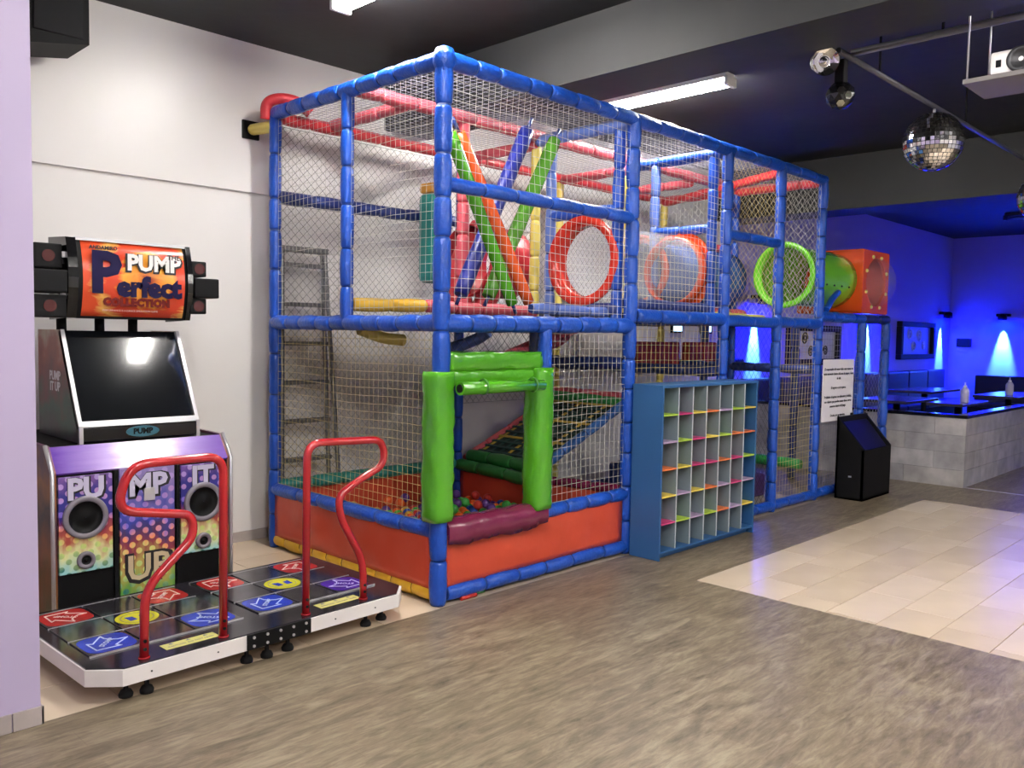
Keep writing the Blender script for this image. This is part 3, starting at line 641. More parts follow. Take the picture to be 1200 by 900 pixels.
MB().tube([(-.35, .0, .045), (.33, .0, .045)], [.038, .034], 16).build('curtain_roll', GREEN, t); MB().disc((-.352, 0, .045), (1, 0, 0), .024, .006).build('roll_core', BLACK, t)
for x in (-.17, .24): MB().ring((x, 0, .05), (1, 0, 0), .038, .046, .012, 16).build('tie_strap', mat('dark green strap', (.05, .22, .02), .4), t)

# ------------------------------------------------------------------ balls
BC = {'orange': (.80, .12, .02), 'blue': (.015, .07, .38), 'green': (.05, .38, .06), 'yellow': (.70, .42, .05), 'purple': (.10, .03, .22), 'red': (.50, .03, .02)}
proto = {}
def ball(cn, loc):
    if cn not in proto:
        bm = bmesh.new(); bmesh.ops.create_icosphere(bm, subdivisions=3, radius=.036); me = bpy.data.meshes.new('pit_ball'); bm.to_mesh(me); bm.free()
        for p in me.polygons: p.use_smooth = True
        me.materials.append(mat(cn+' ball plastic', BC[cn], .3)); proto[cn] = me
    o = bpy.data.objects.new('pit_ball', proto[cn]); o.location = loc; link(o)
    props(o, '%s plastic ball lying in the ball pit' % cn, 'ball', '%s balls in the ball pit' % cn)
names = list(BC); nb = 0; row = 0; y = 4.12
while y < BY-.11:
    x = X0+.12+(row % 2)*.04
    while x < X1-.09:
        if nb < 236 and random.random() > .12: ball(random.choice(names), (x+random.uniform(-.002, .002), y+random.uniform(-.002, .002), .156+.036)); nb += 1
        x += .0815
    y += .0725; row += 1
for i in range(48):
    x = X0+.12+.0815*random.randrange(1, 18)+.02; y = 4.5+.0725*2*random.randrange(0, 6)+.024
    if all((x-o.location.x)**2+(y-o.location.y)**2 > .0056 for o in bpy.data.objects if o.name.startswith('pit_ball') and o.location.z > .2): ball(random.choice(names), (x, y, .156+.036+.056))
for (x, y, cn) in ((3.33, 3.60, 'red'), (3.42, 3.63, 'green')): 
    o = MB().tube([(x-.06, y, .012), (x+.06, y, .012)], .012, 10).build('lost_toy', mat(cn+' ball plastic', BC[cn]), label='flat %s scrap lying under the front base pipe' % cn, cat='toy'); rebase(o)

# ------------------------------------------------------------------ ladder behind the frame
LD = empty('step_ladder', (3.40, 5.6, 0), 'grey aluminium step ladder standing between the play frame and the wall', 'ladder')
def lx(z, k): return -.22+.035*z+k*(.52-.075*z)
for k in (0, 1):
    for dy in (.0, -.06): MB().tube([(lx(0, k)+.02*(dy != 0), dy*2.2, .0), (lx(2.15, k), dy*.6, 2.15)], .016, 6, sm=False).build('stile', ALU, LD)
for i in range(7):
    z = .28+i*.29; MB().bbox((lx(z, 0), -.05, z), (lx(z, 1), .02, z+.03), .004).build('rung', ALU, LD)
MB().bbox((lx(2.15, 0)-.02, -.06, 2.13), (lx(2.15, 1)+.02, .04, 2.17), .006).build('top_cap', ALU, LD)

# ------------------------------------------------------------------ shoe cubby
CB = empty('shoe_rack', (4.85, 3.32, 0), 'blue painted cubby rack with grey dividers and coloured shelves, standing before the play frame', 'rack')
CW, CD, CH = 1.31, .25, 1.215
MB().bbox((0, 0, 0), (.018, CD, CH), .002).build('side_panel', MDF, CB); MB().bbox((CW-.018, 0, .0), (CW, CD, CH), .002).build('side_panel', MDF, CB)
MB().bbox((-.002, -.002, CH-.016), (CW+.002, CD, CH+.004), .002).build('top_panel', MDF, CB); MB().bbox((.018, .0, .045), (CW-.018, CD, .061), .002).build('bottom_panel', MDF, CB)
MB().bbox((.018, .05, 0), (CW-.018, .066, .045), .002).build('plinth', MDF, CB); MB().bbox((.018, CD-.006, .061), (CW-.018, CD, CH-.016), .001).build('back_panel', GRID, CB)
SCOL = {'g': (.42, .62, .06), 'p': (.62, .05, .20), 'y': (.80, .62, .10), 'o': (.80, .20, .06), 'v': (.45, .33, .52)}
for i in range(1, 7):
    x = .018+(CW-.036)*i/7; d = MB().bbox((x-.005, .003, .061), (x+.005, CD-.006, CH-.016), .001).build('divider', GRID, CB); MB().box((x-.005, 0, .061), (x+.005, .003, CH-.016)).build('edge_band', GEDGE, d)
for j, rw in enumerate(('gpyovgy', 'vgpygoo', 'oyppopg', 'yvyovpv', 'pgvgovy')):
    z = .061+(CH-.016-.061)*(5-j)/6
    for i, k in enumerate(rw):
        x0 = .018+(CW-.036)*i/7+.005; x1 = .018+(CW-.036)*(i+1)/7-.005
        MB().box((x0, .0, z-.005), (x1, CD-.006, z+.005)).build('shelf', mat('shelf laminate '+k, SCOL[k], .45), CB)

# ------------------------------------------------------------------ black slanted bin
BN = empty('slant_top_bin', (8.48, 3.40, 0), 'black wedge-shaped box with a recessed slanted top at the end of the play frame', 'box')
w, y0, y1, h0, h1 = .34, -.14, .13, .49, .80
b = MB(); pr_ = [(y0, 0), (y1, 0), (y1, h1), (y0, h0)]
b.prism(pr_, 'x', -w, -w+.02); b.prism(pr_, 'x', w-.02, w); b.box((-w, y1-.02, 0), (w, y1, h1)); b.box((-w, y0, 0), (w, y0+.02, h0)); b.box((-w, y0, 0), (w, y1, .02))
b.build('body', BLACK, BN)
nrm = Vector((0, -(h1-h0), (y1-y0))).normalized(); b = MB(); b.prism([(y0+.02, h0-.045), (y1-.02, h1-.075), (y1-.02, h1-.055), (y0+.02, h0-.025)], 'x', -w+.02, w-.02); b.build('sloped_panel', mat('dark blue gloss panel', (.012, .012, .05), .3), BN)
for x in (-w, w-.03): MB().prism([(y0, h0), (y1, h1), (y1, h1+.008), (y0, h0+.008)], 'x', x, x+.03).build('rim', BLACK, BN)
MB().box((-w-.003, -.03, .22), (-w, .0, .235)).build('catch', SILVER, BN)

# ------------------------------------------------------------------ dance platform
ORI = R(2.0)
DP = empty('dance_platform', (1.322, 3.505, 0), 'low white-edged dance stage with arrow pads and two red handrails', 'dance stage', rz=ORI)
XL, XR, YB, CH2 = -.11, 1.565, .985, .105
outl = [(0, 0), (1.46, 0), (XR, CH2), (XR, YB), (XL, YB), (XL, CH2)]
MB().prism(outl, 'z', .082, .150).build('stage_frame', WHITEM, DP)
PLATE = mat('scuffed steel plate', (.14, .13, .15), .13, metal=.85, var=.35, vscale=7)
ins = [(.012, .010), (1.452, .010), (XR-.008, CH2+.008), (XR-.008, YB-.008), (XL+.008, YB-.008), (XL+.008, CH2+.008)]
MB().prism(ins, 'z', .150, .156).build('top_plate', mat('dark stage plate', (.035, .032, .04), .12, metal=.4, var=.3), DP)
cs, rowsY = .238, (.33, .568, .806)
ARR = {'blue': ((.015, .04, .42), (.5, .6, .85)), 'red': ((.42, .02, .02), (.85, .65, .6)), 'yellow': ((.65, .62, .03), (.9, .9, .3)), 'violet': ((.06, .015, .28), (.6, .55, .9))}
def arrow_panel(cx, cy, kind, ang):
    o = MB().bbox((-cs/2+.004, -cs/2+.004, 0), (cs/2-.004, cs/2-.004, .006), .003)
    p = o.build('arrow_panel', mat('printed panel backing', (.02, .018, .03), .08, coat=.6), DP); p.location = (cx, cy, .156)
    col, lite = ARR[kind]; LM = mat(kind+' arrow line', lite, .3)
    if kind == 'yellow':
        MB().disc((0, 0, .0065), (0, 0, 1), .098, .0012, 32).build('centre_disc', mat('yellow print', col, .25), p); MB().ring((0, 0, .0072), (0, 0, 1), .07, .078, .0012, 32).build('ring_print', mat('dark yellow print', (.3, .28, .02), .3), p)
        for s in (-1, 1): MB().add([(s*.01, -.03, .0075), (s*.045, -.035, .0075), (s*.05, .03, .0075), (s*.015, .02, .0075), (s*.01, -.03, .008), (s*.045, -.035, .008), (s*.05, .03, .008), (s*.015, .02, .008)], [(0, 1, 2, 3), (4, 5, 6, 7), (0, 1, 5, 4), (1, 2, 6, 5), (2, 3, 7, 6), (3, 0, 4, 7)]).build('foot_print', mat('blue print', (.01, .03, .4), .3), p)
        return
    n = 24; pts = [(.108*math.copysign(abs(math.cos(a))**.5, math.cos(a)), .108*math.copysign(abs(math.sin(a))**.5, math.sin(a))) for a in [2*math.pi*k/n for k in range(n)]]
    MB().prism(pts, 'z', .006, .0068).build('colour_field', mat(kind+' print', col, .22, var=.25, vscale=20), p)
    # arrow outline pointing along +y then turned
    A = [(0, .098), (.075, .028), (.050, .024), (.060, -.07), (.03, -.045), (0, -.04), (-.03, -.045), (-.060, -.07), (-.050, .024), (-.075, .028)]
    c, s = math.cos(ang), math.sin(ang); A = [(x*c-y*s, x*s+y*c) for x, y in A]; b = MB()
    for (x0, y0), (x1, y1) in zip(A, A[1:]+A[:1]):
        L = math.hypot(x1-x0, y1-y0); nx, ny = -(y1-y0)/L*.0032, (x1-x0)/L*.0032; ex, ey = (x1-x0)/L*.003, (y1-y0)/L*.003
        x0 -= ex; y0 -= ey; x1 += ex; y1 += ey
        b.add([(x0+nx, y0+ny, .0085), (x1+nx, y1+ny, .0085), (x1-nx, y1-ny, .0085), (x0-nx, y0-ny, .0085), (x0+nx, y0+ny, .0068), (x1+nx, y1+ny, .0068), (x1-nx, y1-ny, .0068), (x0-nx, y0-ny, .0068)], [(0, 1, 2, 3), (4, 5, 6, 7), (0, 1, 5, 4), (1, 2, 6, 5), (2, 3, 7, 6), (3, 0, 4, 7)])
    b.build('arrow_outline', LM, p)
    text('lettering', 'STOMP', .034, LM, p, frame((0, 0, .0085), (-c if abs(ang) > 1.6 else c, -s if abs(ang) > 1.6 else s, 0), (s if abs(ang) > 1.6 else -s, -c if abs(ang) > 1.6 else c, 0)) @ Matrix.Rotation(R(90), 4, 'Z'), .0004, .0006)
def plate(cx, cy):
    p = MB().bbox((-cs/2+.004, -cs/2+.004, 0), (cs/2-.004, cs/2-.004, .006), .003).build('steel_plate', PLATE, DP); p.location = (cx, cy, .156)
for px, fr in ((.07, 'blue'), (.868, 'violet')):
    cols = (px, px+cs, px+2*cs)
    arrow_panel(cols[0], rowsY[0], 'blue', R(135)); arrow_panel(cols[2], rowsY[0], 'blue' if px < .5 else 'violet', R(-135))
    arrow_panel(cols[0], rowsY[2], 'red', R(45)); arrow_panel(cols[2], rowsY[2], 'red', R(-45)); arrow_panel(cols[1], rowsY[1], 'yellow', 0)
    for (a, c) in ((1, 0), (1, 2), (0, 1), (2, 1)): plate(cols[a], rowsY[c])
    for k, yy in enumerate((rowsY[0]-cs/2, rowsY[0]+cs/2, rowsY[1]+cs/2, rowsY[2]+cs/2)):
        MB().box((px-cs/2, yy-.0025, .156), (px+2.5*cs, yy+.0025, .1635)).build('joint_strip', SILVER, DP)
    s = MB().bbox((px+.15, .075, .156), (px+.40, .145, .1575), .0005).build('warning_sticker', mat('yellow sticker', (.62, .58, .18), .4), DP, label='yellow warning sticker')
    text('lettering', 'CAUTION  DO NOT LEAN', .018, mat('sticker print', (.12, .12, .2), .5), s, frame((px+.275, .10, .1577), (1, 0, 0), (0, 1, 0)), .0003)
    for k in (-.08, 0, .08): MB().add([(px+.275+k-.012, .125, .1578), (px+.275+k+.012, .125, .1578), (px+.275+k, .142, .1578), (px+.275+k-.012, .125, .1572), (px+.275+k+.012, .125, .1572), (px+.275+k, .142, .1572)], [(0, 1, 2), (3, 4, 5), (0, 1, 4, 3), (1, 2, 5, 4), (2, 0, 3, 5)]).build('warning_mark', mat('sticker print', (.12, .12, .2)), s)
MB().bbox((.56, -.012, .084), (.90, 0, .156), .002).build('joint_plate', BLACK, DP, label='black joint plate')
jb = MB()
for x in (.59, .66, .73, .80, .87):
    for z in (.10, .14): jb.disc((x, -.014, z), (0, 1, 0), .007, .006, 8)
jb.build('joint_bolts', SILVER, DP, kind='stuff')
sb = MB()
for x in (.12, .42, 1.05, 1.3): sb.disc((x, -.001, .115), (0, 1, 0), .004, .004, 8)
sb.build('skirt_screws', DKGREY, DP, kind='stuff')
for (x, y) in ((.05, .09), (.13, .07), (.60, .07), (.70, .06), (.82, .07), (1.30, .08), (1.42, .10), (.0, .9), (.72, .9), (1.45, .9)):
    f = MB().lathe((x, y, 0), [(.001, 0), (.028, 0), (.030, .012), (.022, .028), (.010, .032), (.010, .082)], 14).build('foot', RUBBER, DP)
def bar(pts, label=None):
    P = [Vector((x, .055, z)) for x, z in pts]; out = [P[0]]
    for i in range(1, len(P)-1):      # fillet each corner
        a, b, c = P[i-1], P[i], P[i+1]; d0 = (a-b).normalized(); d1 = (c-b).normalized(); rr = min(.085, (a-b).length*.48, (c-b).length*.48)
        s, e = b+d0*rr, b+d1*rr
        for k in range(8): t = k/7; out.append(s*(1-t)**2+b*2*t*(1-t)+e*t*t)
    out.append(P[-1]); o = MB().tube(out, .0195, 16).build('handrail', REDM, DP)
    for x in (pts[0][0], pts[-1][0]):
        MB().ring((x, .055, .160), (0, 0, 1), .019, .023, .008, 20).build('rail_socket', REDM, o)
        q = MB()
        for z in (.20, .235): q.disc((x-.004, .036, z), (0, 1, 0), .0075, .006, 10)
        q.build('rail_bolts', BLACK, o, kind='stuff')
bar([(.475, .158), (.477, .985), (.06, .985), (.0, .80), (.33, .74), (.335, .64), (.118, .45), (.113, .158)])
bar([(.913, .158), (.918, 1.005), (1.385, .985), (1.40, .85), (1.26, .80), (1.10, .72), (1.12, .60), (1.262, .36), (1.264, .158)])

# ------------------------------------------------------------------ arcade cabinet
AC = empty('dance_arcade_cabinet', (1.40, 4.6, 0), 'black and rainbow dance arcade cabinet with sloped screen and lit-box header', 'arcade machine')
w = .955
MB().prism([(.012, 0), (.92, 0), (.92, .94), (.10, .925), (0.012, .80)], 'x', .02, w-.02).build('lower_body', BLACK, AC)
SIDE = art('cabinet side art', [(0, (.03, .10, .02)), (.3, (.30, .08, .02)), (.55, (.04, .02, .05)), (.8, (.35, .12, .03)), (1, (.10, .03, .10))], noise=.9)
for x in (0, w-.02): MB().prism([(.0, 0), (.93, 0), (.93, .95), (.10, .94), (0, .815)], 'x', x, x+.02).build('side_panel', SIDE, AC)
for x in (-.006, w-.006):
    MB().tube([(x+.006, -.004, .0), (x+.006, -.004, .815), (x+.006, .10, .942)], .011, 8).build('edge_trim', SILVER, AC)
CONS = art('purple console print', [(0, (.10, .03, .30)), (.3, (.32, .18, .55)), (.5, (.75, .66, .86)), (.72, (.30, .17, .55)), (1, (.16, .07, .38))], axis='X', noise=.1, rough=.22)
cn = MB(); cn.add([(.02, -.006, .81), (w-.02, -.006, .81), (w-.02, .098, .935), (.02, .098, .935), (.02, .006, .80), (w-.02, .006, .80), (w-.02, .108, .925), (.02, .108, .925)], [(0, 1, 2, 3), (4, 5, 6, 7), (0, 1, 5, 4), (1, 2, 6, 5), (2, 3, 7, 6), (3, 0, 4, 7)])
CO = cn.build('console_panel', CONS, AC, label='glossy purple sloping panel')
sl = Vector((0, .104, .125)).normalized()
text('lettering', 'am', .085, WHITE, CO, frame(Vector((.50, .058, .882)), (1, 0, 0), sl), .0008, .002)
RB = [(0, (.30, .60, .60)), (.2, (.72, .75, .35)), (.36, (.45, .08, .05)), (.5, (.25, .03, .07)), (.6, (.02, .02, .20)), (.85, (.03, .025, .22)), (1, (.18, .08, .30))]
DT = [(0, (.03, .20, .16)), (.25, (.55, .70, .20)), (.42, (.85, .30, .12)), (.6, (.20, .15, .60)), (.8, (.45, .25, .5)), (1, (.4, .3, .6))]
ART = art('rainbow halftone print', RB, dots=DT, dotscale=20, noise=.5)
RB2 = [(0, (.10, .35, .06)), (.2, (.45, .35, .08)), (.35, (.25, .03, .05)), (.5, (.05, .03, .12)), (.65, (.03, .05, .35)), (1, (.30, .22, .45))]
ART2 = art('rainbow halftone print centre', RB2, dots=DT, dotscale=20, noise=.6)
LETW = mat('pale lilac print', (.55, .52, .66), .4); LETK = mat('black print', (.01, .01, .012), .4)
def spk_panel(x0, x1, wx, label, letters):
    p = MB().bbox((x0, -.012, .29), (x1, .012, .79), .004).build('speaker_panel', ART, AC)
    cx = wx; k = 1.0
    text('lettering', letters, .155, LETK, p, frame(((x0+x1)/2+.004, -.0125, .715), (1, 0, 0), (0, 0, 1)), .0006, .011)
    text('lettering', letters, .15, LETW, p, frame(((x0+x1)/2, -.0132, .72), (1, 0, 0), (0, 0, 1)), .0008, .006)
    for (zz, r0, r1, nm) in ((.575, .083, .111, 'woofer'), (.352, .024, .045, 'tweeter')):
        q = MB().lathe((cx, -.012, zz), [(r1, 0), (r1, .012), (r1-.006, .016), (r0+.004, .016), (r0, .010)], 36, (0, -1, 0)).build(nm, mat('grey speaker ring', (.23, .21, .24), .45, metal=.3), p)
        MB().lathe((cx, -.0135, zz), [(r0, .010), (r0, .004), (r0*.5, .002), (r0*.35, .006), (.001, .009)], 28, (0, -1, 0)).build('grille', BLACK, q)
spk_panel(.025, .288, .152, '', 'PU'); spk_panel(.655, .905, .782, '', 'IT')
cp = MB().bbox((.325, -.010, .11), (.620, .012, .805), .004).build('centre_door', ART2, AC)
text('lettering', 'MP', .17, LETK, cp, frame((.478, -.0105, .70), (1, 0, 0), (0, 0, 1)), .0006, .012); text('lettering', 'MP', .16, LETW, cp, frame((.474, -.0115, .705), (1, 0, 0), (0, 0, 1)), .0008, .006)
text('lettering', 'UP', .21, LETK, cp, frame((.478, -.0105, .25), (1, 0, 0), (0, 0, 1)), .0006, .014); text('lettering', 'UP', .19, mat('sand print', (.55, .45, .28), .4), cp, frame((.474, -.0115, .255), (1, 0, 0), (0, 0, 1)), .0008, .004)
MB().bbox((.45, -.018, .62), (.51, -.008, .69), .003).build('coin_slot', SILVER, cp, label='steel coin plate'); MB().lathe((.545, -.010, .53), [(.012, 0), (.012, .006), (.001, .006)], 12, (0, -1, 0)).build('door_lock', mat('blue lock', (.05, .12, .45), .3), cp)
for x in (.298, .632): MB().box((x, -.008, .05), (x+.018, .006, .80)).build('door_divider', BLACK, AC)
# monitor housing
mh = AC
V = lambda x, y, z: (x, y, z)
x0, x1 = .17, .825
MB().prism([(.13, .94), (.75, .94), (.75, 1.53), (.41, 1.53), (.15, 1.03)], 'x', x0+.01, x1-.01).build('monitor_housing', BLACK, AC)
SIDE2 = art('monitor side art', [(0, (.04, .03, .05)), (.3, (.02, .09, .06)), (.55, (.15, .03, .04)), (.8, (.30, .06, .04)), (1, (.40, .30, .22))], noise=.9)
for x in (x0, x1-.012):
    sp_ = MB().prism([(.125, .94), (.76, .94), (.76, 1.535), (.39, 1.535), (.14, 1.03)], 'x', x, x+.012).build('monitor_side', SIDE2, AC)
    if x == x0:
        for s, z in (('PUMP', 1.28), ('IT UP', 1.22)): text('lettering', s, .07, WHITE, sp_, frame((x0-.001, .48, z), (0, -1, 0), (0, 0, 1)), .0006, .002)
a, b2 = Vector((0, .14, 1.03)), Vector((0, .40, 1.53)); dd = (b2-a); nn = Vector((0, -dd.z, dd.y)).normalized()
def slab(name, m, xa, xb, s0, s1, t0, t1, parent, **kw):
    q = [a+dd*s0+nn*t0, a+dd*s1+nn*t0, a+dd*s1+nn*t1, a+dd*s0+nn*t1]; vs = [(xa, p.y, p.z) for p in q]+[(xb, p.y, p.z) for p in q]
    return MB().add(vs, [(0, 1, 2, 3), (7, 6, 5, 4), (0, 4, 5, 1), (1, 5, 6, 2), (2, 6, 7, 3), (3, 7, 4, 0)]).build(name, m, parent, **kw)
SCR = mat('dark glass screen', (.004, .005, .007), .04, spec=.9, coat=.6)
slab('screen', SCR, x0+.03, x1-.03, .04, .985, -.005, .004, AC, label='black glass screen'); slab('screen_bezel', GBLACK, x0+.022, x1-.022, 0, 1, -.02, .001, AC)
for xx in (x0, x1-.02): slab('silver_trim', SILVER, xx, xx+.02, -.02, 1, -.02, .016, AC)
slab('silver_trim', SILVER, x0, x1, -.03, .03, -.02, .018, AC)
lp = MB().bbox((x0+.01, .118, .945), (x1-.01, .145, 1.02), .004).build('logo_strip', GBLACK, AC)
el = MB(); el.tube([(x0+.33, .112, .985), (x0+.33, .119, .985)], .03, 28, sm=False)
for i in range(len(el.v)): q = el.v[i]; el.v[i] = (x0+.33+(q[0]-x0-.33)*3.0, q[1], q[2])
el.build('logo_oval', mat('teal oval badge', (.03, .12, .16), .3), lp); text('lettering', 'PUMP', .042, BLACK, lp, frame((x0+.33, .111, .985), (1, 0, 0), (0, 0, 1)), .0008, .002)
for xx in (x0, x1-.02): MB().box((xx, .112, .935), (xx+.02, .14, 1.03)).build('silver_trim', SILVER, AC)
# header
for x in (.20, .40, .585): MB().tube([(x, .46, 1.52), (x, .46, 1.60)], .026, 12).build('stalk', BLACK, AC)
HD = MB(); prof = []
for i in range(9): t = i/8; prof.append((.30-.045*math.sin(math.pi*t)+.03*(1-t)*0, 1.60+.43*t))
prof2 = prof+[(.55, 2.03), (.55, 1.60)]
hx0, hx1 = .20, .83
H = HD.prism(prof2, 'x', hx0, hx1).build('header_box', BLACK, AC)
# header print follows the curve
def headart():
    m = bpy.data.materials.new('fiery header print'); m.use_nodes = True; nt = m.node_tree; N = nt.nodes; L = nt.links; b = N['Principled BSDF']; b.inputs['Roughness'].default_value = .2
    tc = N.new('ShaderNodeTexCoord'); mp = N.new('ShaderNodeMapping'); mp.inputs['Location'].default_value = (-.62, 0, -.5); L.new(tc.outputs['Generated'], mp.inputs[0])
    mp2 = N.new('ShaderNodeMapping'); mp2.inputs['Scale'].default_value = (1.45, 0, 1.0); L.new(mp.outputs[0], mp2.inputs[0])
    ln = N.new('ShaderNodeVectorMath'); ln.operation = 'LENGTH'; L.new(mp2.outputs[0], ln.inputs[0])
    n = N.new('ShaderNodeTexNoise'); n.inputs['Scale'].default_value = 4; n.inputs['Detail'].default_value = 5; n.inputs['Distortion'].default_value = 1.5; L.new(tc.outputs['Generated'], n.inputs[0])
    k = N.new('ShaderNodeMath'); k.operation = 'MULTIPLY_ADD'; L.new(n.outputs['Fac'], k.inputs[0]); k.inputs[1].default_value = .35; L.new(ln.outputs['Value'], k.inputs[2])
    rp = N.new('ShaderNodeValToRGB'); cr = rp.color_ramp
    st = [(.15, (.30, .03, .01)), (.35, (.85, .30, .03)), (.52, (.85, .38, .04)), (.60, (.62, .06, .02)), (.78, (.60, .05, .02)), (.88, (.80, .45, .10)), (1, (.62, .07, .02))]
    while len(cr.elements) < len(st): cr.elements.new(.5)
    for e, (p, c) in zip(cr.elements, st): e.position = p; e.color = (*c, 1)
    L.new(k.outputs[0], rp.inputs[0]); L.new(rp.outputs[0], b.inputs['Base Color']); return m
hm = MB(); vs = []
for t in range(9):
    y, z = prof[t]
    for x in (hx0+.045, hx1-.025): vs.append((x, y-.004, z+(.012 if t == 0 else -.012 if t == 8 else 0)))
for t in range(9):
    y, z = prof[t]
    for x in (hx0+.045, hx1-.025): vs.append((x, y+.002, z+(.012 if t == 0 else -.012 if t == 8 else 0)))
fs = [(2*i, 2*i+1, 2*i+3, 2*i+2) for i in range(8)]+[(18+2*i, 18+2*i+1, 18+2*i+3, 18+2*i+2) for i in range(8)]+[(0, 1, 19, 18), (16, 17, 35, 34)]
HP = hm.add(vs, fs, True).build('header_print', headart(), AC, label='fiery orange header print')
for xa, xb in ((hx0-.03, hx0+.02), (hx1-.01, hx1+.02)): MB().prism([(y-.012, z) for y, z in prof]+[(.56, 2.045), (.56, 1.59)], 'x', xa, xb).build('end_cap', GBLACK, AC)
MB().box((hx0+.02, .285, 2.018), (hx1-.01, .32, 2.034)).build('silver_trim', SILVER, AC)
yh = .250
NB = mat('blue black print', (.008, .005, .04), .55, spec=.15); MRD = mat('dark red print', (.12, .008, .006), .55, spec=.15)
F = lambda x, z, y=yh: frame((x, y, z), (1, 0, 0), (0, 0, 1))
text('lettering', 'P', .30, NB, HP, F(.36, 1.84), .001, .014); text('lettering', 'erfect', .15, NB, HP, F(.60, 1.775), .001, .009); text('lettering', 'COLLECTION', .055, MRD, HP, F(.53, 1.69), .001, .005, 1.1)
text('lettering', 'PUMP', .125, LETK, HP, F(.625, 1.905, .249), .001, .010); text('lettering', 'PUMP', .12, mat('white print', (.8, .78, .75), .4), HP, F(.625, 1.91, .2475), .001, .005)
text('lettering', 'THE', .04, LETK, HP, F(.735, 1.955, .247), .001, .001); text('lettering', 'ANDAMIRO', .028, LETK, HP, F(.36, 1.985, .277), .001, .001)
text('lettering', 'PERFORMANCE IS A DANCE SIMULATION GAME', .014, mat('pale print', (.8, .6, .5), .5), HP, F(.5, 1.645, .268), .0006)
# lamp boxes on both ends of the header
LB = mat('dark red lens', (.06, .008, .008), .2)
for (xa, xb, ya, yb, za, zb) in ((.86, .95, .28, .46, 1.86, 1.95), (.86, 1.01, .24, .44, 1.735, 1.85), (.84, .94, .26, .42, 1.64, 1.73), (.02, .16, .30, .5, 1.86, 1.99), (-.02, .165, .24, .46, 1.73, 1.85), (.0, .165, .26, .44, 1.60, 1.72)):
    o = MB().bbox((xa, ya, za), (xb, yb, zb), .008).build('lamp_box', BLACK, AC)
    if zb < 1.75 or zb > 1.9: MB().disc(((xa+xb)/2, ya-.001, (za+zb)/2), (0, 1, 0), .032, .006, 20).build('lens', LB, o)
    s = 1 if xa > .5 else -1; MB().box((hx1+.01 if s > 0 else xb, .33, za+.03), (xa if s > 0 else hx0-.02, .37, za+.055)).build('bracket', DKGREY, o)
for z in (1.92, 1.70): MB().box((hx0-.045, .29, z), (hx0-.03, .33, z+.03)).build('latch', SILVER, AC)

# ------------------------------------------------------------------ wall speaker, ceiling gear
WS = empty('wall_speaker', (1.66, 5.38, 3.1), 'black loudspeaker hung high on the wall at the top left', 'speaker')
MB().prism([(-.16, .0), (.16, .06), (.16, .5), (-.16, .5)], 'y', -.16, .2).build('enclosure', BLACK, WS); MB().bbox((-.13, -.17, .08), (.13, -.155, .46), .01).build('grille', RUBBER, WS); MB().box((-.03, .2, .2), (.03, .34, .28)).build('wall_bracket', DKGREY, WS)
BARM = mat('matt grey pipe', (.10, .10, .12), .4, metal=.5)
def G(x, y, z): k = .84; return (x*k, y*k, 1.55+(z-1.55)*k)
GB = G(6.0, 2.64, 3.56)
LT = empty('lighting_bar', GB, 'long dark ceiling bar that carries the mirror ball', 'bar')
MB().tube([(-.11, 0, 0), (4.36, 0, 0)], .018, 10).build('bar_tube', BARM, LT)
for x in (0.5, 2.2, 3.9): MB().tube([(x, 0, .0), (x, 0, CEIL-GB[2])], .008, 8).build('hanger', BLACK, LT)
GP = G(6.05, 1.6, 3.58)
CP = empty('ceiling_pipe', GP, 'short grey ceiling pipe running above the projector', 'pipe')
MB().tube([(0, -1.3, 0), (0, .86, 0)], .021, 10).build('pipe_tube', mat('grey pipe', (.22, .22, .24), .45, metal=.3), CP)
for y in (-.8, .35): MB().tube([(0, y, 0), (0, y, CEIL-GP[2])], .009, 8).build('hanger', BLACK, CP)
MIR = mat('mirror tile', (.85, .85, .88), .04, metal=1)
def mirror_ball(loc, r, label, rows=22, gap=.86):
    t = empty('mirror_ball', loc, label, 'mirror ball'); c = MB()
    prof = [(r*.985*math.sin(math.pi*i/18), -r*.985*math.cos(math.pi*i/18)) for i in range(19)]
    MB().lathe((0, 0, r), prof, 32).build('core', mat('ball core', (.03, .03, .03), .5), t)
    for i in range(rows):
        ph = math.pi*(i+.5)/rows; n = max(5, int(2*rows*math.sin(ph))); da = 2*math.pi/n; dp = math.pi/rows
        for k in range(n):
            a = k*da+i*.3; nv = Vector((math.sin(ph)*math.cos(a), math.sin(ph)*math.sin(a), math.cos(ph)))
            e = Vector((-math.sin(a), math.cos(a), 0)); s = nv.cross(e)
            jit = (nv+e*random.uniform(-.035, .035)+s*random.uniform(-.035, .035)).normalized(); e2 = (e-jit*e.dot(jit)).normalized(); s2 = jit.cross(e2)
            hw = r*math.sin(ph)*da/2*gap; hh = r*dp/2*gap; p = nv*r+Vector((0, 0, r))
            c.add([p+e2*hw+s2*hh, p-e2*hw+s2*hh, p-e2*hw-s2*hh, p+e2*hw-s2*hh], [(0, 1, 2, 3)])
    c.build('mirror_tiles', MIR, t, kind='stuff')
    MB().tube([(0, 0, 2*r-.005), (0, 0, 2*r+.026)], .010, 8).build('hook', SILVER, t); return t
B1 = mirror_ball((GB[0]+1.51, GB[1], GB[2]-.455), .206, 'big mirror ball hanging from the ceiling bar')

mirror_ball((7.52, 1.72, 2.48), .185, 'mirror ball cut off by the right edge of the picture'); 
o = MB().tube([(7.52, 1.72, 2.876), (7.52, 1.72, 3.6)], .006, 6).build('hanging_chain', DKGREY, label='thin chain holding the mirror ball at the right edge', cat='chain'); rebase(o)
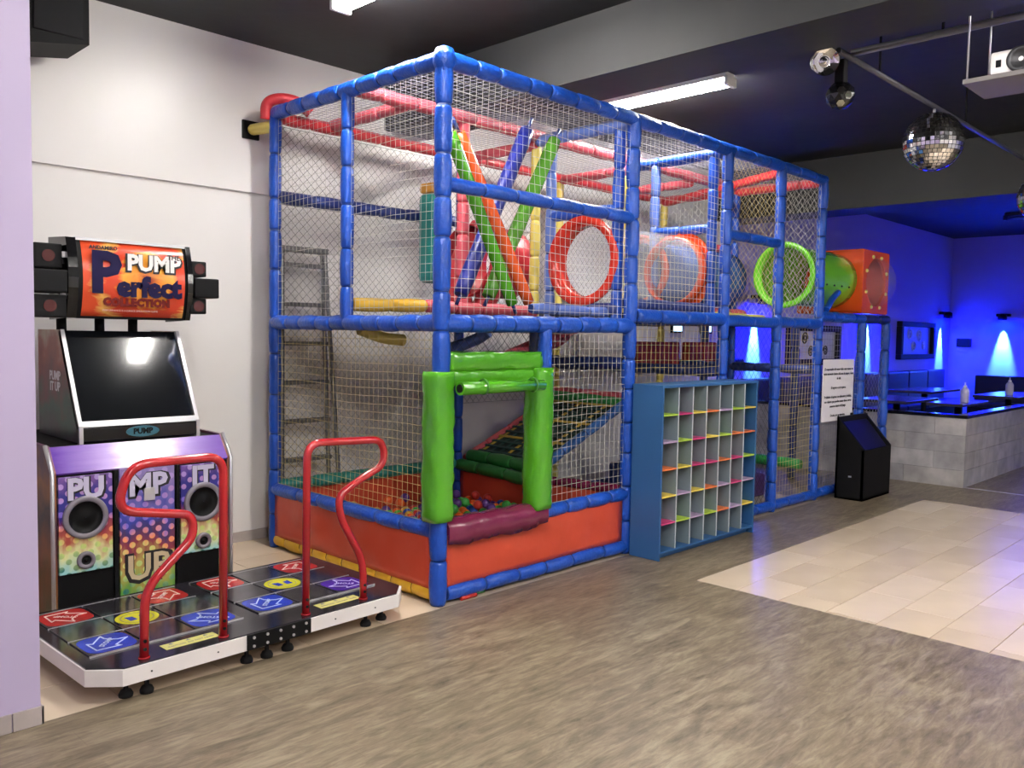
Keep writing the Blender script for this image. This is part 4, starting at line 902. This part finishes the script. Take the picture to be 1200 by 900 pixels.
# par lamp & moving head at the bar's near end
PL = empty('spot_lamp', G(5.72, 2.66, 3.42), 'small chrome-faced spot lamp at the near end of the ceiling bar', 'spotlight')
d = Vector((-.75, -.6, -.25)).normalized(); MB().lathe((0, 0, .03), [(.03, -.16), (.06, -.12), (.075, -.02), (.08, 0)], 20, d).build('can', BLACK, PL)
MB().lathe(Vector((0, 0, .03)), [(.077, 0), (.06, -.015), (.04, -.03), (.025, -.035), (.02, -.01), (.001, -.005)], 20, d).build('reflector', MIR, PL); MB().box((.02, .02, .05), (.06, .06, CEIL-PL.location.z)).build('yoke', BLACK, PL)
MH = empty('effect_lamp', G(6.02, 2.68, 3.29), 'black faceted effect lamp below the small spot lamp', 'effect lamp')
bm = bmesh.new(); bmesh.ops.create_icosphere(bm, subdivisions=2, radius=.085); q = MB(); q.add([(v.co.x, v.co.y, v.co.z) for v in bm.verts], [[v.index for v in f.verts] for f in bm.faces]); bm.free(); q.build('faceted_head', GBLACK, MH)
for dv in ((-.8, -.4, .1), (-.5, -.75, -.2), (-.6, -.3, -.65)):
    v = Vector(dv).normalized(); MB().disc(v*.08, v, .024, .012, 6).build('lens', mat('lens glass', (.6, .6, .55), .05, metal=1), MH)
MB().bbox((-.03, -.03, .07), (.03, .03, GB[2]-MH.location.z-.018), .01).build('yoke', BLACK, MH)
# round ceiling light at top edge
CL = empty('round_ceiling_lamp', G(6.6, 1.42, 3.72), 'large round milky lamp at the top right edge', 'lamp')
MB().lathe((0, 0, .0), [(.001, 0), (.08, .005), (.15, .03), (.18, .08), (.185, .13), (.001, .13)], 28).build('glass_dome', mat('milky plastic', (.50, .46, .48), .25), CL); MB().ring((0, 0, .12), (0, 0, 1), .16, .2, .02, 28).build('rim', mat('lilac plastic rim', (.25, .22, .35), .3), CL)
# projector on hung shelf
PS = empty('projector_shelf', G(6.05, 1.35, 3.16), 'grey hanging shelf under the projector', 'shelf')
MB().bbox((-.19, -.42, 0), (.19, .39, .025), .004).build('board', mat('grey chipboard', (.17, .155, .15), .6), PS)
for x in (-.18, .18):
    for y in (-.40, .37): MB().tube([(x, y, .02), (x, y, CEIL-PS.location.z)], .005, 6).build('hanging_rod', SILVER, PS)
PJ = empty('projector', (PS.location.x-.02, PS.location.y+.03, PS.location.z+.0255), 'white projector with a round grey lens on the hanging shelf', 'projector')
MB().bbox((-.12, -.22, 0), (.16, .20, .10), .015).build('casing', WHITEM, PJ)
MB().lathe((-.115, .08, .05), [(.055, 0), (.055, .012), (.042, .02), (.036, .008), (.001, .004)], 24, (-1, 0, 0)).build('lens', DKGREY, PJ); MB().box((-.124, .155, .03), (-.119, .175, .06)).build('sensor', BLACK, PJ)
PJ.scale = (1.2, 1.2, 1.2)
vt = MB()
for k in range(6): vt.box((-.124, -.12-.015*k, .02), (-.119, -.112-.015*k, .08))
vt.build('vent_slots', DKGREY, PJ, kind='stuff'); MB().box((-.122, -.05, .05), (-.1195, .0, .06)).build('name_plate', DKGREY, PJ)
pts, rs = curved('', [(PJ.location.x, PJ.location.y-.12, PJ.location.z+.1), (PJ.location.x-.02, PJ.location.y-.13, 3.15), (PJ.location.x+.03, PJ.location.y-.1, 3.3), (PJ.location.x+.03, PJ.location.y-.1, 3.6)], .008, NETW); o = MB().tube(pts, rs, 8).build('power_cable', mat('pale cable', (.6, .45, .42), .5), label='pale cable rising from the projector to the ceiling', cat='cable'); rebase(o)

# ------------------------------------------------------------------ booth wall, tables, benches
CONC = [mat('concrete look panel %s' % n, c, .5, var=.28, vscale=5, bump=.1) for n, c in (('light', (.40, .38, .385)), ('mid', (.34, .325, .335)), ('warm', (.37, .345, .335)))]
BW = empty('booth_wall', (9.75, 2.84, 0), 'low grey concrete-look partition with a black cap around the blue seating corner', 'partition')
MB().box((.015, .015, 0), (.10, 2.8, .74)).box((.1, .015, 0), (2.42, .10, .74)).build('core_wall', mat('grey mortar bed', (.16, .155, .16), .8), BW)
rowh = .185
for j in range(4):
    z0, z1 = .0+j*rowh, (j+1)*rowh-.003
    x = -.31*(j % 2)
    while x < 2.8:
        a, b = max(x, 0), min(x+.62, 2.8)
        if b-a > .03: MB().bbox((random.uniform(-.001, .001), a+.0015, z0), (.015, b-.0015, z1), .002).build('panel', random.choice(CONC), BW)
        x += .62
    x = -.25*(j % 2)
    while x < 2.42:
        a, b = max(x, 0.0), min(x+.62, 2.42)
        if b-a > .03: MB().bbox((a+.0015+(.0 if a else .001), random.uniform(-.001, .001), z0), (b-.0015, .015, z1), .002).build('panel', random.choice(CONC), BW)
        x += .62
MB().bbox((-.012, -.012, .74), (.115, 2.8, .775), .004).build('cap', GBLACK, BW); MB().bbox((.116, -.012, .74), (2.42, .112, .775), .004).build('cap', GBLACK, BW)
DT_ = mat('dark table laminate', (.045, .04, .055), .18, coat=.3)
def table(x, y, lx_, ly, label):
    t = empty('booth_table', (x, y, 0), label, 'table', group=None); MB().bbox((-lx_/2, -ly/2, .80), (lx_/2, ly/2, .835), .006).build('tabletop', DT_, t)
    MB().tube([(0, 0, .03), (0, 0, .80)], .04, 12).build('column', BLACK, t); MB().lathe((0, 0, 0), [(.001, 0), (.24, 0), (.24, .015), (.05, .04), (.001, .04)], 24).build('base', BLACK, t)
table(10.95, 4.0, 1.1, .62, 'dark booth table nearest the play frame, left of the white bottle'); table(11.05, 3.32, 1.0, .40, 'dark booth table with a white bottle on its near edge')
table(13.3, 3.35, 1.3, .55, 'farther dark booth table carrying the second white bottle'); table(13.4, 4.5, 1.3, .6, 'farthest dark booth table in front of the blue end wall')
SEAT = mat('dark booth leather', (.012, .012, .03), .35)
def bench(x0, x1, y0, y1, back, label):
    t = empty('booth_bench', ((x0+x1)/2, (y0+y1)/2, 0), label, 'bench'); w, h = (x1-x0)/2, (y1-y0)/2
    MB().bbox((-w, -h, 0), (w, h, .38), .01).build('base', BLACK, t); n = max(1, round(max(w, h)*2/.9))
    for i in range(n):
        if w > h: MB().bbox((-w+2*w*i/n+.005, -h, .38), (-w+2*w*(i+1)/n-.005, h-.1, .47), .03).build('seat_cushion', SEAT, t); MB().bbox((-w+2*w*i/n+.005, h-.14, .42), (-w+2*w*(i+1)/n-.005, h, back), .03).build('back_cushion', SEAT, t)
        else: MB().bbox((-w, -h+2*h*i/n+.005, .38), (w, -h+2*h*(i+1)/n-.005, .47), .03).build('seat_cushion', SEAT, t); MB().bbox((w-.14, -h+2*h*i/n+.005, .42), (w, -h+2*h*(i+1)/n-.005, back), .03).build('back_cushion', SEAT, t)
bench(10.0, 17.6, 5.2, 5.68, 1.02, 'long dark booth bench along the blue back wall'); bench(16.8, 17.3, 1.0, 4.9, .95, 'dark booth bench before the blue end wall')
def bottle(x, y, label):
    t = empty('dispenser_bottle', (x, y, .835), label, 'bottle'); G = mat('milky bottle', (.55, .53, .60), .25, alpha=.8)
    MB().lathe((0, 0, 0), [(.001, 0), (.045, 0), (.05, .01), (.05, .14), (.035, .17), (.022, .18)], 18).build('body', G, t); MB().lathe((0, 0, .18), [(.022, 0), (.022, .02), (.008, .03), (.008, .06), (.001, .06)], 12).build('pump_top', WHITE, t)
bottle(10.88, 3.2, 'milky white bottle on the nearer booth table'); bottle(13.05, 3.28, 'milky white bottle on the farther booth table')
# pictures
def picture(x0, x1, z0, z1, label, field, line):
    cx = (x0+x1)/2; t = empty('framed_picture', (cx, WY, z0), label, 'picture'); w, h = (x1-x0)/2, z1-z0; f = .09
    for (a, b) in (((-w, 0), (w, f)), ((-w, h-f), (w, h)), ((-w, f), (-w+f, h-f)), ((w-f, f), (w, h-f))): MB().bbox((a[0], -.10, a[1]), (b[0], 0, b[1]), .01).build('frame_side', BLACK, t)
    MB().box((-w+f, -.03, f), (w-f, -.02, h-f)).build('canvas', field, t); s = min(w, h/2)*.33
    for (cx_, cz_, k, dr) in ((-w*.35, h*.66, 1, 1), (w*.22, h*.62, 1.1, -1), (-w*.1, h*.34, .9, 1), (w*.5, h*.36, .8, -1)):
        pts = [(cx_+dr*s*k*(1-i/34)*math.cos(i*.42), -.034, cz_+s*k*(1-i/34)*math.sin(i*.42)) for i in range(30)]
        MB().tube(pts, .012, 6).build('scroll_line', line, t)
picture(11.35, 13.0, 1.17, 1.76, 'black-framed picture of dark scrolls on white seen through the nets', WHITE, INK)
picture(15.5, 17.2, 1.22, 1.90, 'black-framed picture on the blue wall right of the play frame', mat('blue canvas', (.25, .28, .6), .5), mat('light scroll paint', (.5, .6, .8), .5))
o = MB().bbox((EX-.12, 5.3, 1.45), (EX, 5.55, 1.62), .01).build('wall_box', BLACK, label='small black box on the end wall by the corner', cat='box'); rebase(o)
